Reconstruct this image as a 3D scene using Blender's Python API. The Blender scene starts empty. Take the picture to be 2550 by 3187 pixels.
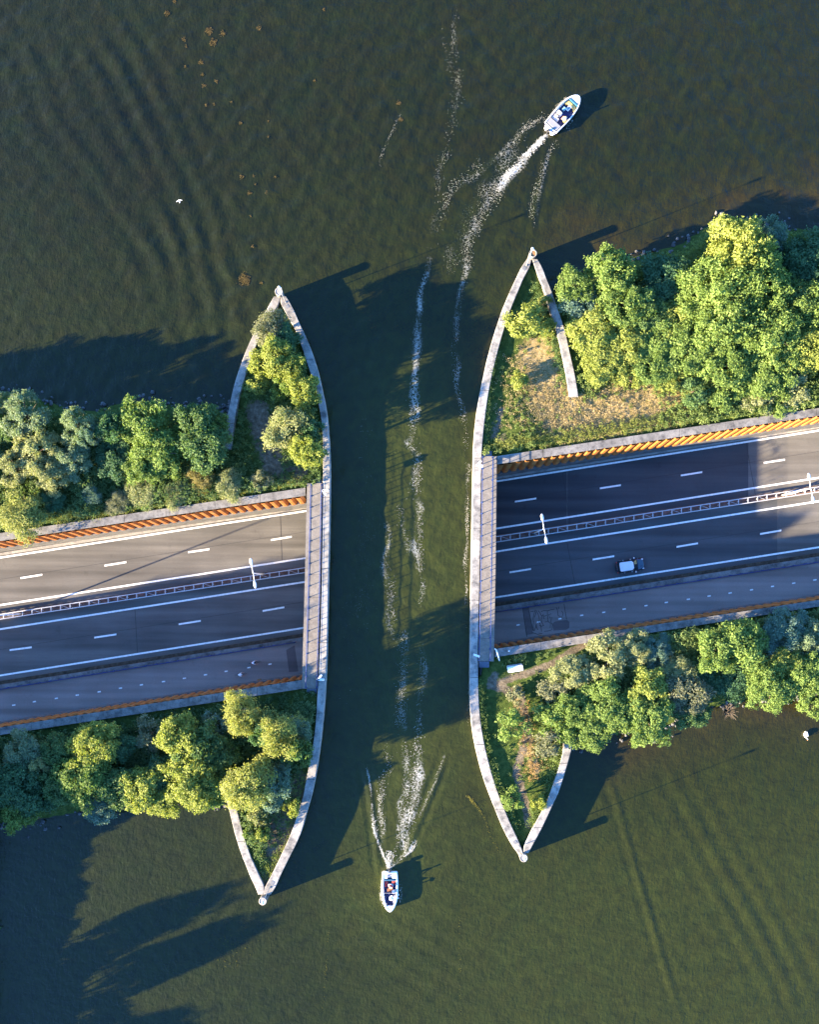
import bpy, math, random
import numpy as np
from mathutils import Vector, Matrix

# ------------------------------------------------------------------ camera, world, sun, exposure
SC = bpy.context.scene
COL = SC.collection
HC = 130.0                 # camera height above the water
FPX = 2978.0               # focal length in photograph pixels (2550 wide)
CX, CY = 1275.0, 1830.0    # foot point of the camera in the photograph
cam_d = bpy.data.cameras.new('camera')
cam_d.sensor_fit = 'HORIZONTAL'
cam_d.sensor_width = 36.0
cam_d.lens = 36.0 * FPX / 2550.0
cam_d.shift_y = (CY - 3187 / 2) / 2550.0
cam_d.clip_start = 1.0
cam_d.clip_end = 6000.0
cam = bpy.data.objects.new('camera', cam_d)
COL.objects.link(cam)
cam.location = (0, 0, HC)
cam.rotation_euler = (0, 0, 0)
SC.camera = cam

SUN_EL = math.radians(13.8)
SUN_AZ = math.radians(21.3)          # direction the light travels, from +X towards +Y
wd = bpy.data.worlds.new('World')
SC.world = wd
wd.use_nodes = True
sky = wd.node_tree.nodes.new('ShaderNodeTexSky')
sky.sky_type = 'NISHITA'
sky.sun_disc = False
sky.sun_elevation = SUN_EL
sky.sun_rotation = math.radians(270.0 - 21.3)
sky.dust_density = 0.3
sky.ozone_density = 7.0
wd.node_tree.links.new(sky.outputs[0], wd.node_tree.nodes['Background'].inputs[0])
wd.node_tree.nodes['Background'].inputs[1].default_value = 0.104
sun_d = bpy.data.lights.new('sun', 'SUN')
sun_d.energy = 5.0
sun_d.angle = math.radians(0.53)
sun_d.color = (1.0, 0.80, 0.52)
sun = bpy.data.objects.new('sun', sun_d)
COL.objects.link(sun)
LDIR = Vector((math.cos(SUN_AZ) * math.cos(SUN_EL), math.sin(SUN_AZ) * math.cos(SUN_EL), -math.sin(SUN_EL)))
sun.rotation_euler = LDIR.to_track_quat('-Z', 'Y').to_euler()
sun.location = (-80, -40, 60)
SC.view_settings.view_transform = 'Standard'
SC.view_settings.look = 'None'
SC.view_settings.exposure = 3.2
SC.view_settings.gamma = 1.0
SC.view_settings.use_curve_mapping = False
SC.cycles.max_bounces = 6
SC.cycles.transparent_max_bounces = 6

# ------------------------------------------------------------------ helpers
def W(px, py, z=0.0):
    """photograph pixel seen at height z -> point in the place"""
    k = (HC - z) / FPX
    return Vector(((px - CX) * k, (CY - py) * k, z))

def D(dx, dy, z=0.0):
    return W(dx * 1.47826, dy * 1.47826, z)

def zr(x):
    """height of the road surface along the cutting"""
    a = abs(x)
    return -9.4 + 0.03 * max(0.0, a - 12.0)

def R(px, py, dz=0.0):
    z = -9.4
    for _ in range(4):
        x = (px - CX) * (HC - z) / FPX
        z = zr(x) + dz
    return W(px, py, z)

def lerp(a, b, t):
    return a + (b - a) * t

def line_y(p0, p1, x):
    return p0[1] + (p1[1] - p0[1]) * (x - p0[0]) / (p1[0] - p0[0])

class MB:
    def __init__(s):
        s.V = []; s.F = []; s.M = []
        s.m = 0
    def add(s, vs, fs):
        o = len(s.V)
        s.V.extend([tuple(v) for v in vs])
        for f in fs:
            s.F.append(tuple(i + o for i in f)); s.M.append(s.m)
        return s
    def box(s, c, d, rz=0.0, top=1.0):
        hx, hy, hz = d[0] / 2, d[1] / 2, d[2] / 2
        ca, sa = math.cos(rz), math.sin(rz)
        vs = []
        for z, t in ((-hz, 1.0), (hz, top)):
            for x, y in ((-hx, -hy), (hx, -hy), (hx, hy), (-hx, hy)):
                x *= t; y *= t
                vs.append((c[0] + x * ca - y * sa, c[1] + x * sa + y * ca, c[2] + z))
        return s.add(vs, [(3, 2, 1, 0), (4, 5, 6, 7), (0, 1, 5, 4), (1, 2, 6, 5), (2, 3, 7, 6), (3, 0, 4, 7)])
    def prism(s, poly, z0, z1):
        n = len(poly)
        vs = [(p[0], p[1], z0) for p in poly] + [(p[0], p[1], z1) for p in poly]
        ar = sum(poly[i][0] * poly[(i + 1) % n][1] - poly[(i + 1) % n][0] * poly[i][1] for i in range(n))
        if ar < 0:
            vs = [(p[0], p[1], z0) for p in poly[::-1]] + [(p[0], p[1], z1) for p in poly[::-1]]
        fs = [tuple(range(n))[::-1], tuple(range(n, 2 * n))]
        fs += [(i, (i + 1) % n, n + (i + 1) % n, n + i) for i in range(n)]
        return s.add(vs, fs)
    def tube(s, path, rad, n=8, caps=True):
        path = [Vector(p) for p in path]
        if not isinstance(rad, (list, tuple)):
            rad = [rad] * len(path)
        vs = []; fs = []
        up = Vector((0, 0, 1))
        for i, p in enumerate(path):
            t = (path[min(i + 1, len(path) - 1)] - path[max(i - 1, 0)])
            if t.length < 1e-9: t = Vector((0, 0, 1))
            t.normalize()
            a = up if abs(t.dot(up)) < 0.95 else Vector((1, 0, 0))
            u = t.cross(a).normalized(); v = t.cross(u).normalized()
            for k in range(n):
                an = 2 * math.pi * k / n
                vs.append(p + (u * math.cos(an) + v * math.sin(an)) * rad[i])
        for i in range(len(path) - 1):
            for k in range(n):
                fs.append((i * n + k, i * n + (k + 1) % n, (i + 1) * n + (k + 1) % n, (i + 1) * n + k))
        if caps:
            fs.append(tuple(range(n))[::-1]); fs.append(tuple(range((len(path) - 1) * n, len(path) * n)))
        return s.add(vs, fs)
    def lathe(s, prof, c, n=16):
        """prof: list of (r, z)"""
        vs = []; fs = []
        for r, z in prof:
            for k in range(n):
                an = 2 * math.pi * k / n
                vs.append((c[0] + r * math.cos(an), c[1] + r * math.sin(an), c[2] + z))
        for i in range(len(prof) - 1):
            for k in range(n):
                fs.append((i * n + k, i * n + (k + 1) % n, (i + 1) * n + (k + 1) % n, (i + 1) * n + k))
        fs.append(tuple(range(n))[::-1]); fs.append(tuple(range((len(prof) - 1) * n, len(prof) * n)))
        return s.add(vs, fs)
    def ellipsoid(s, c, r, nu=10, nv=7, rz=0.0):
        vs = []; fs = []
        ca, sa = math.cos(rz), math.sin(rz)
        for i in range(nv + 1):
            th = math.pi * i / nv
            for k in range(nu):
                ph = 2 * math.pi * k / nu
                x = r[0] * math.sin(th) * math.cos(ph); y = r[1] * math.sin(th) * math.sin(ph); z = r[2] * math.cos(th)
                vs.append((c[0] + x * ca - y * sa, c[1] + x * sa + y * ca, c[2] + z))
        for i in range(nv):
            for k in range(nu):
                fs.append((i * nu + k, (i + 1) * nu + k, (i + 1) * nu + (k + 1) % nu, i * nu + (k + 1) % nu))
        return s.add(vs, fs)
    def ribbon(s, A, B):
        n = len(A)
        vs = list(A) + list(B)
        fs = [(i, i + 1, n + i + 1, n + i) for i in range(n - 1)]
        v0 = Vector(vs[0]); nn = (Vector(vs[1]) - v0).cross(Vector(vs[n]) - v0)
        if nn.z < 0: fs = [f[::-1] for f in fs]
        return s.add(vs, fs)
    def slab(s, A, B, dz):
        """ribbon with thickness dz going down"""
        n = len(A)
        A = [Vector(a) for a in A]; B = [Vector(b) for b in B]
        dn = Vector((0, 0, dz))
        vs = A + B + [a - dn for a in A] + [b - dn for b in B]
        fs = []
        for i in range(n - 1):
            fs.append((i, i + 1, n + i + 1, n + i))
            fs.append((2 * n + i, 3 * n + i, 3 * n + i + 1, 2 * n + i + 1))
            fs.append((i, 2 * n + i, 2 * n + i + 1, i + 1))
            fs.append((n + i, n + i + 1, 3 * n + i + 1, 3 * n + i))
        fs.append((0, n, 3 * n, 2 * n)); fs.append((n - 1, 3 * n - 1, 4 * n - 1, 2 * n - 1))
        nn = (A[1] - A[0]).cross(B[0] - A[0])
        if nn.z < 0: fs = [f[::-1] for f in fs]
        return s.add(vs, fs)
    def build(s, name, mat, parent=None, smooth=False, bevel=0.0):
        o = Vector((0, 0, 0))
        if parent is not None:
            o = Vector(parent.get('_o', (0, 0, 0)))
        me = bpy.data.meshes.new(name)
        me.from_pydata([(v[0] - o.x, v[1] - o.y, v[2] - o.z) for v in s.V], [], s.F)
        mats = mat if isinstance(mat, (list, tuple)) else [mat]
        for m in mats: me.materials.append(m)
        if len(mats) > 1: me.polygons.foreach_set('material_index', s.M)
        if smooth: me.polygons.foreach_set('use_smooth', [True] * len(me.polygons))
        me.update()
        ob = bpy.data.objects.new(name, me)
        COL.objects.link(ob)
        if parent is not None: ob.parent = parent
        if bevel > 0:
            b = ob.modifiers.new('bevel', 'BEVEL'); b.width = bevel; b.segments = 2; b.limit_method = 'ANGLE'
        return ob

def tag(o, label=None, cat=None, group=None, kind=None):
    if label: o['label'] = label
    if cat: o['category'] = cat
    if group: o['group'] = group
    if kind: o['kind'] = kind
    return o

THINGS = []
def thing(name, loc, label, cat, group=None):
    o = bpy.data.objects.new(name, None)
    o.empty_display_size = 0.3
    COL.objects.link(o)
    o.location = loc
    o['_o'] = tuple(loc)
    THINGS.append(o)
    return tag(o, label, cat, group)

def np_mesh(name, verts, faces, mat, tone=None, smooth=False):
    verts = np.asarray(verts, dtype=np.float32); faces = np.asarray(faces, dtype=np.int32)
    me = bpy.data.meshes.new(name)
    k = faces.shape[1]
    me.vertices.add(len(verts)); me.vertices.foreach_set('co', verts.ravel())
    me.loops.add(faces.size); me.loops.foreach_set('vertex_index', faces.ravel())
    me.polygons.add(len(faces))
    me.polygons.foreach_set('loop_start', np.arange(0, faces.size, k, dtype=np.int32))
    me.polygons.foreach_set('use_smooth', np.full(len(faces), smooth))
    me.materials.append(mat)
    if tone is not None:
        at = me.attributes.new('tone', 'FLOAT', 'POINT'); at.data.foreach_set('value', np.asarray(tone, dtype=np.float32))
    me.update(calc_edges=True)
    return me

def link(name, me, parent=None):
    ob = bpy.data.objects.new(name, me); COL.objects.link(ob)
    if parent is not None: ob.parent = parent
    return ob

# ------------------------------------------------------------------ materials
MATS = {}
class NT:
    def __init__(s, name):
        s.m = bpy.data.materials.new(name); s.m.use_nodes = True
        s.t = s.m.node_tree; s.b = s.t.nodes['Principled BSDF']; s.out = s.t.nodes['Material Output']
        MATS[name] = s.m
    def n(s, ty, **kw):
        o = s.t.nodes.new(ty)
        for k, v in kw.items(): setattr(o, k, v)
        return o
    def l(s, a, b): s.t.links.new(a, b)
    def coord(s, sc=(1, 1, 1), rot=0.0):
        tc = s.n('ShaderNodeTexCoord'); mp = s.n('ShaderNodeMapping')
        mp.inputs['Scale'].default_value = sc; mp.inputs['Rotation'].default_value = (0, 0, rot)
        s.l(s.geo().outputs['Position'], mp.inputs['Vector'])
        return mp.outputs[0]
    def geo(s):
        return s.n('ShaderNodeNewGeometry')
    def noise(s, vec, scale, detail=4.0, rough=0.55, dist=0.0):
        o = s.n('ShaderNodeTexNoise'); o.inputs['Scale'].default_value = scale
        o.inputs['Detail'].default_value = detail; o.inputs['Roughness'].default_value = rough
        o.inputs['Distortion'].default_value = dist
        s.l(vec, o.inputs['Vector']); return o.outputs['Fac']
    def ramp(s, fac, stops):
        o = s.n('ShaderNodeValToRGB'); e = o.color_ramp.elements
        while len(e) < len(stops): e.new(0.5)
        for i, (p, c) in enumerate(stops):
            e[i].position = p; e[i].color = (c[0], c[1], c[2], 1) if isinstance(c, (tuple, list)) else (c, c, c, 1)
        s.l(fac, o.inputs[0]); return o.outputs[0]
    def mix(s, fac, a, b, mode='MIX'):
        o = s.n('ShaderNodeMix'); o.data_type = 'RGBA'; o.blend_type = mode
        for i, v in ((0, fac), (6, a), (7, b)):
            if isinstance(v, (int, float)): o.inputs[i].default_value = v
            elif isinstance(v, (tuple, list)): o.inputs[i].default_value = (v[0], v[1], v[2], 1)
            else: s.l(v, o.inputs[i])
        return o.outputs[2]
    def math(s, op, a, b=0.0):
        o = s.n('ShaderNodeMath'); o.operation = op
        for i, v in ((0, a), (1, b)):
            if isinstance(v, (int, float)): o.inputs[i].default_value = v
            else: s.l(v, o.inputs[i])
        return o.outputs[0]
    def bump(s, h, strength, dist):
        o = s.n('ShaderNodeBump'); o.inputs['Strength'].default_value = strength; o.inputs['Distance'].default_value = dist
        s.l(h, o.inputs['Height']); s.l(o.outputs[0], s.b.inputs['Normal']); return o
    def set(s, rough=0.6, spec=0.3, metal=0.0, col=None):
        s.b.inputs['Roughness'].default_value = rough
        s.b.inputs['Specular IOR Level'].default_value = spec
        s.b.inputs['Metallic'].default_value = metal
        if col is not None:
            if isinstance(col, (tuple, list)): s.b.inputs['Base Color'].default_value = (*col[:3], 1)
            else: s.l(col, s.b.inputs['Base Color'])
        return s.m

def flat(name, col, rough=0.5, spec=0.4, metal=0.0, var=0.12, scale=3.0):
    t = NT(name)
    v = t.coord()
    f = t.noise(v, scale, 3)
    c = t.ramp(f, [(0.25, tuple(x * (1 - var) for x in col)), (0.75, tuple(min(1, x * (1 + var)) for x in col))])
    return t.set(rough, spec, metal, c)

RA = math.radians(8.9)     # road runs 8.9 degrees off the X axis

def mat_concrete(name, light, dark, warm, stain=0.45):
    t = NT(name)
    v = t.coord()
    a = t.ramp(t.noise(v, 1.1, 6, 0.65), [(0.32, dark), (0.52, light), (0.75, warm)])
    b = t.ramp(t.noise(v, 5.5, 5, 0.7), [(0.3, 0.62), (0.6, 1.05)])
    c = t.mix(0.75, a, b, 'MULTIPLY')
    st = t.ramp(t.noise(v, 0.35, 4, 0.6, 0.8), [(0.42, 1.0), (0.66, stain)])
    c = t.mix(0.7, c, st, 'MULTIPLY')
    t.bump(t.noise(v, 14, 4), 0.35, 0.03)
    return t.set(0.85, 0.2, 0, c)

mat_concrete('concrete', (0.34, 0.32, 0.295), (0.14, 0.137, 0.135), (0.39, 0.355, 0.31))
mat_concrete('concrete_walk', (0.20, 0.178, 0.155), (0.15, 0.134, 0.12), (0.225, 0.2, 0.175), 0.75)
mat_concrete('concrete_coping', (0.20, 0.19, 0.18), (0.085, 0.082, 0.082), (0.25, 0.23, 0.21), 0.5)
mat_concrete('concrete_pale', (0.34, 0.31, 0.275), (0.22, 0.2, 0.18), (0.37, 0.33, 0.28), 0.7)
mat_concrete('concrete_dark', (0.16, 0.155, 0.15), (0.08, 0.08, 0.08), (0.2, 0.18, 0.16), 0.6)

def mat_asphalt(name, a, b, streak):
    t = NT(name)
    v = t.coord((0.05, 0.9, 0.9), -RA)
    s1 = t.ramp(t.noise(v, 1.0, 4, 0.6), [(0.3, a), (0.7, b)])
    v2 = t.coord()
    g = t.ramp(t.noise(v2, 9.0, 5, 0.75), [(0.3, 0.85), (0.7, 1.12)])
    c = t.mix(1.0, s1, g, 'MULTIPLY')
    p = t.ramp(t.noise(v2, 0.12, 3, 0.5), [(0.35, streak), (0.65, 1.06)])
    c = t.mix(1.0, c, p, 'MULTIPLY')
    tr = t.ramp(t.noise(t.coord((0.012, 1.0, 1.0), -RA), 0.75, 2, 0.4), [(0.36, 0.80), (0.5, 1.0), (0.64, 1.16)])
    c = t.mix(1.0, c, tr, 'MULTIPLY')
    oil = t.ramp(t.noise(v2, 0.7, 4, 0.7), [(0.62, 1.0), (0.78, 0.72)])
    c = t.mix(0.8, c, oil, 'MULTIPLY')
    t.bump(t.noise(v2, 40, 3), 0.25, 0.02)
    return t.set(0.9, 0.15, 0, c)
mat_asphalt('asphalt', (0.096, 0.092, 0.086), (0.146, 0.138, 0.127), 0.85)
mat_asphalt('asphalt_new', (0.046, 0.050, 0.056), (0.060, 0.063, 0.066), 0.9)
mat_asphalt('asphalt_shade', (0.066, 0.070, 0.074), (0.086, 0.088, 0.090), 0.9)
mat_asphalt('asphalt_red', (0.225, 0.178, 0.158), (0.265, 0.213, 0.192), 0.85)
mat_asphalt('asphalt_patch', (0.12, 0.095, 0.09), (0.14, 0.11, 0.105), 0.9)
flat('bitumen', (0.012, 0.012, 0.013), 0.5)
def mat_paint():
    t = NT('road_paint')
    v = t.coord()
    c = t.ramp(t.noise(v, 3.5, 5, 0.7), [(0.3, (0.6, 0.585, 0.56)), (0.55, (0.86, 0.84, 0.8))])
    return t.set(0.6, 0.3, 0, c)
mat_paint()
flat('soil_strip', (0.07, 0.056, 0.04), 0.95, 0.1, 0, 0.5, 2.0)
flat('median_brick', (0.15, 0.105, 0.09), 0.9, 0.1, 0, 0.4, 1.5)
def mat_pile():
    t = NT('orange_steel')
    v = t.coord()
    c = t.ramp(t.noise(v, 0.9, 5, 0.65), [(0.3, (0.29, 0.092, 0.016)), (0.55, (0.42, 0.155, 0.035)), (0.8, (0.47, 0.22, 0.08))])
    st = t.ramp(t.noise(t.coord((3, 3, 0.3)), 1.2, 4), [(0.4, 1.0), (0.7, 0.7)])
    return t.set(0.55, 0.3, 0, t.mix(0.8, c, st, 'MULTIPLY'))
mat_pile()
flat('blue_paint', (0.012, 0.035, 0.15), 0.45, 0.4, 0, 0.2)
flat('galvanised', (0.48, 0.49, 0.5), 0.55, 0.4, 0.3, 0.15)
flat('white_paint', (0.8, 0.79, 0.77), 0.4, 0.4, 0, 0.04)
flat('white_gel', (0.78, 0.78, 0.78), 0.25, 0.5, 0, 0.03)
flat('navy', (0.012, 0.02, 0.085), 0.5, 0.3, 0, 0.2)
flat('navy_hull', (0.03, 0.025, 0.08), 0.25, 0.5, 0, 0.1)
flat('teal_cover', (0.02, 0.09, 0.16), 0.6, 0.3, 0, 0.15)
flat('tan_cushion', (0.55, 0.38, 0.13), 0.7, 0.2, 0, 0.15)
flat('grey_pad', (0.22, 0.22, 0.24), 0.7, 0.3, 0, 0.1)
flat('light_pad', (0.52, 0.5, 0.5), 0.6, 0.3, 0, 0.08)
flat('red_cushion', (0.36, 0.05, 0.045), 0.6, 0.3, 0, 0.2)
flat('brown_wood', (0.26, 0.10, 0.045), 0.5, 0.3, 0, 0.25)
flat('cooler_blue', (0.22, 0.5, 0.62), 0.5, 0.3, 0, 0.1)
flat('black_rubber', (0.015, 0.015, 0.016), 0.7, 0.3)
flat('engine_black', (0.03, 0.03, 0.035), 0.3, 0.5)
flat('rust', (0.28, 0.15, 0.07), 0.9, 0.1, 0, 0.5, 6.0)
flat('plate_grey', (0.15, 0.155, 0.165), 0.7, 0.3, 0, 0.25)
flat('skin_tone', (0.50, 0.26, 0.18), 0.6, 0.3, 0, 0.08)
flat('cloth_white', (0.78, 0.78, 0.8), 0.8, 0.1, 0, 0.05)
flat('cloth_red', (0.38, 0.04, 0.05), 0.8, 0.1)
flat('cloth_dark', (0.02, 0.022, 0.05), 0.8, 0.1)
flat('hair_dark', (0.03, 0.02, 0.015), 0.7, 0.2)
flat('car_paint', (0.016, 0.022, 0.045), 0.18, 0.6)
flat('car_roof', (0.72, 0.72, 0.75), 0.3, 0.5, 0, 0.03)
flat('car_bonnet', (0.03, 0.07, 0.11), 0.2, 0.6, 0, 0.05)  # bluer than the body: sky reflection painted into the colour
flat('glass_dark', (0.02, 0.028, 0.035), 0.06, 0.7)
flat('screen_glass', (0.32, 0.42, 0.48), 0.06, 0.7)
flat('lamp_red', (0.5, 0.05, 0.03), 0.3, 0.5)
flat('lamp_clear', (0.75, 0.75, 0.78), 0.15, 0.6)
flat('sunlit_tan', (0.45, 0.3, 0.12), 0.7, 0.2)
flat('steps_blue', (0.10, 0.12, 0.16), 0.7, 0.3)
flat('feather_white', (0.82, 0.82, 0.82), 0.7, 0.2, 0, 0.03)
flat('beak_orange', (0.6, 0.2, 0.03), 0.5, 0.3)
flat('bark', (0.11, 0.085, 0.06), 0.9, 0.1, 0, 0.4, 5.0)
flat('bark_pale', (0.13, 0.105, 0.08), 0.9, 0.1, 0, 0.3, 5.0)
flat('rock', (0.10, 0.10, 0.105), 0.9, 0.15, 0, 0.5, 2.0)
flat('foam', (0.72, 0.70, 0.64), 0.8, 0.2, 0, 0.08, 4.0)
flat('weed_gold', (0.075, 0.052, 0.016), 0.8, 0.2, 0, 0.45, 3.0)
flat('weed_olive', (0.11, 0.10, 0.015), 0.8, 0.2, 0, 0.35, 1.0)

def mat_leaf():
    t = NT('foliage')
    oi = t.n('ShaderNodeObjectInfo')
    at = t.n('ShaderNodeAttribute'); at.attribute_name = 'tone'
    f = at.outputs['Fac']
    k = t.ramp(f, [(0.0, (0.55, 0.62, 0.6)), (0.5, (1.0, 1.0, 1.0)), (1.0, (1.6, 1.48, 1.75))])
    c = t.mix(1.0, oi.outputs['Color'], k, 'MULTIPLY')
    t.set(0.6, 0.2, 0, c)
    tr = t.n('ShaderNodeBsdfTranslucent')
    tc = t.mix(1.0, c, (1.15, 1.2, 0.55), 'MULTIPLY')
    t.l(tc, tr.inputs['Color'])
    ms = t.n('ShaderNodeMixShader'); ms.inputs[0].default_value = 0.42
    t.l(t.b.outputs[0], ms.inputs[1]); t.l(tr.outputs[0], ms.inputs[2]); t.l(ms.outputs[0], t.out.inputs['Surface'])
    return t.m
mat_leaf()

def mat_ground():
    t = NT('bank_ground')
    at = t.n('ShaderNodeAttribute'); at.attribute_name = 'mixw'
    sp = t.n('ShaderNodeSeparateColor'); t.l(at.outputs['Color'], sp.inputs[0])
    v = t.coord()
    g = t.ramp(t.noise(v, 1.3, 6, 0.7), [(0.28, (0.0190, 0.0312, 0.0087)), (0.50, (0.0477, 0.0738, 0.0157)), (0.75, (0.1042, 0.1172, 0.0304))])
    d = t.ramp(t.noise(v, 1.7, 6, 0.75), [(0.30, (0.0868, 0.0911, 0.0260)), (0.48, (0.2344, 0.1736, 0.0738)), (0.72, (0.3646, 0.2778, 0.1649))])
    s = t.ramp(t.noise(v, 2.1, 6, 0.7), [(0.3, (0.050, 0.041, 0.028)), (0.5, (0.120, 0.098, 0.068)), (0.75, (0.215, 0.185, 0.140))])
    n1 = t.noise(v, 0.9, 5, 0.7)
    fd = t.ramp(t.math('ADD', sp.outputs[0], t.math('MULTIPLY', t.math('SUBTRACT', n1, 0.5), 1.4)), [(0.35, 0.0), (0.6, 1.0)])
    n2 = t.noise(v, 1.6, 5, 0.7)
    fs = t.ramp(t.math('ADD', sp.outputs[1], t.math('MULTIPLY', t.math('SUBTRACT', n2, 0.5), 1.4)), [(0.35, 0.0), (0.6, 1.0)])
    c = t.mix(fd, g, d); c = t.mix(fs, c, s)
    t.bump(t.noise(v, 5, 6, 0.75), 0.9, 0.16)
    return t.set(0.95, 0.1, 0, c)
mat_ground()

def mat_water():
    t = NT('lake_water')
    v = t.coord()
    at = t.n('ShaderNodeAttribute'); at.attribute_name = 'mixw'
    sp = t.n('ShaderNodeSeparateColor'); t.l(at.outputs['Color'], sp.inputs[0])
    big = t.noise(v, 0.035, 4, 0.6, 0.4)
    body = t.ramp(big, [(0.3, (0.0120, 0.0150, 0.0014)), (0.7, (0.0144, 0.0174, 0.0018))])
    # murk near the top left (weedy bed), silt stirred up in the channel, shallow bed near the banks
    body = t.mix(sp.outputs[0], body, (0.0074, 0.0084, 0.0006))
    body = t.mix(sp.outputs[1], body, (0.0235, 0.0285, 0.0040))
    body = t.mix(sp.outputs[2], body, (0.023, 0.0175, 0.004))
    sp2 = t.ramp(t.noise(t.coord((1.0, 1.0, 1.0)), 0.55, 6, 0.75, 0.5), [(0.3, 0.62), (0.7, 1.42)])
    hue = t.ramp(t.noise(t.coord((1.3, 1.0, 1.0), 0.6), 0.23, 5, 0.7, 0.6), [(0.3, (0.84, 1.06, 1.25)), (0.5, (1.0, 1.0, 1.0)), (0.72, (1.22, 0.98, 0.7))])
    body = t.mix(0.8, body, sp2, 'MULTIPLY')
    body = t.mix(t.math('ADD', 0.35, t.math('MULTIPLY', sp.outputs[0], 0.6)), body, t.mix(1.0, body, hue, 'MULTIPLY'))
    fo = t.n('ShaderNodeAttribute'); fo.attribute_name = 'foam'
    vo = t.n('ShaderNodeTexVoronoi'); vo.feature = 'DISTANCE_TO_EDGE'; vo.inputs['Scale'].default_value = 2.3
    wv = t.n('ShaderNodeVectorMath'); wv.operation = 'ADD'
    nz = t.n('ShaderNodeTexNoise'); nz.inputs['Scale'].default_value = 1.3; nz.inputs['Detail'].default_value = 3
    t.l(v, nz.inputs['Vector']); t.l(v, wv.inputs[0]); t.l(nz.outputs['Color'], wv.inputs[1]); t.l(wv.outputs[0], vo.inputs['Vector'])
    lace = t.math('SUBTRACT', 1.0, t.math('MULTIPLY', vo.outputs['Distance'], 4.2))
    fine = t.noise(v, 5.5, 5, 0.75)
    fm = t.math('ADD', t.math('MULTIPLY', lace, 0.45), t.math('MULTIPLY', fine, 0.75))
    fm = t.math('SUBTRACT', t.math('ADD', fm, t.math('MULTIPLY', fo.outputs['Fac'], 0.90)), 1.09)
    fmask = t.ramp(fm, [(0.0, 0.0), (0.25, 0.42), (0.6, 0.95)])
    body = t.mix(t.math('MULTIPLY', fmask, t.math('MINIMUM', t.math('MULTIPLY', fo.outputs['Fac'], 4.0), 1.0)), body, (0.50, 0.49, 0.44))
    t.set(0.14, 0.68, 0, body)
    t.b.inputs['IOR'].default_value = 1.33
    a = t.noise(t.coord((1.0, 1.6, 1.0), 0.35), 0.75, 5, 0.6, 0.3)
    b = t.noise(t.coord((2.4, 1.0, 1.0), -0.5), 1.0, 4, 0.62, 0.4)
    h = t.math('ADD', a, t.math('MULTIPLY', b, 0.6))
    t.bump(h, 0.6, 0.16)
    return t.m
mat_water()
M = MATS

# ------------------------------------------------------------------ outlines read off the photograph (pixel rows: y, left edge, right edge)
WEST_CHANNEL = [(922.6, 873, 890), (943.5, 874, 903), (964.4, 884.8, 914), (993.6, 900.4, 927), (1018.7, 915, 938), (1047.9, 927.6, 952),
    (1079.2, 939, 965), (1110.5, 949.5, 976), (1141.8, 960, 986), (1173, 970, 994), (1215, 984, 1003), (1256.7, 991, 1012), (1300, 999, 1018),
    (1341, 1003, 1022), (1405, 1005.7, 1026), (1469, 1005.7, 1027.5), (1504, 1004.5, 1027.5), (1600, 1003.5, 1026), (1700, 1002.5, 1024.5),
    (1845, 1000.5, 1021), (2000, 996, 1018), (2091, 992, 1015), (2155, 988.5, 1011.5), (2219, 985, 1007), (2282.6, 979, 1000.5),
    (2346.4, 969.4, 993), (2410, 956.6, 983), (2474, 944, 970), (2537.8, 925, 952), (2601.5, 902.5, 933), (2680, 866, 895), (2726, 843.5, 872.5),
    (2761, 825, 857), (2784, 819, 842)]
WEST_NORTH = [(922.6, 853, 872), (943.5, 841, 868), (964.4, 829.4, 856.6), (993.6, 810.6, 835.7), (1027, 795, 816), (1047.9, 785.6, 808),
    (1089.6, 766.8, 792), (1131, 751, 776), (1173, 736.5, 763), (1215, 725, 750), (1256.7, 715.7, 739.7), (1309, 705, 730), (1341, 702, 726), (1399, 697.7, 719.4)]
WEST_SOUTH = [(2400, 697, 720), (2442, 700, 724), (2493, 706.6, 730), (2537.8, 717.5, 742), (2601.5, 733.4, 759), (2665, 754, 780), (2680, 760.6, 786.7),
    (2726, 778.5, 807.5), (2761, 795, 822.6), (2784, 804, 819)]
EAST_CHANNEL = [(806.7, 1641, 1655), (833, 1623, 1648), (866.7, 1606.7, 1630), (900, 1591, 1616), (933, 1576.7, 1602), (966.7, 1563, 1588.7),
    (1033, 1541, 1566.7), (1100, 1522, 1548), (1166.7, 1506.7, 1532), (1233, 1493, 1519), (1300, 1483, 1510), (1366.7, 1477, 1503), (1426, 1474.5, 1499.5),
    (1600, 1471, 1496.5), (1770, 1468, 1494), (1900, 1465.5, 1491), (2040, 1464, 1488), (2166.7, 1463.5, 1490), (2233, 1467, 1495), (2300, 1476, 1505),
    (2366.7, 1490.5, 1520), (2433, 1509, 1538.7), (2500, 1534, 1563), (2566.7, 1561, 1591), (2600, 1577, 1606.7), (2633, 1596, 1621), (2655, 1612, 1630)]
EAST_NORTH = [(806.7, 1657, 1673), (833, 1666.7, 1688), (866.7, 1680, 1701), (900, 1693, 1714.7), (933, 1704.7, 1726.7), (966.7, 1714, 1738.7), (1033, 1733, 1760),
    (1100, 1748.7, 1774.7), (1166.7, 1762, 1790), (1235, 1775, 1801)]
EAST_SOUTH = [(2166.7, 1773, 1796), (2230, 1769, 1792), (2286.7, 1763, 1786.7), (2333, 1754.7, 1778.7), (2366.7, 1746.7, 1770), (2400, 1736.7, 1760),
    (2433, 1725, 1750), (2466.7, 1713, 1738.7), (2500, 1700, 1723), (2533, 1683, 1708), (2566.7, 1665, 1692), (2600, 1648, 1674.7), (2633, 1632, 1656.7), (2655, 1631, 1645)]
ZW = 2.0       # top of the hull-shaped walls
ZC = 1.88      # top of the cutting's copings
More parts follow.
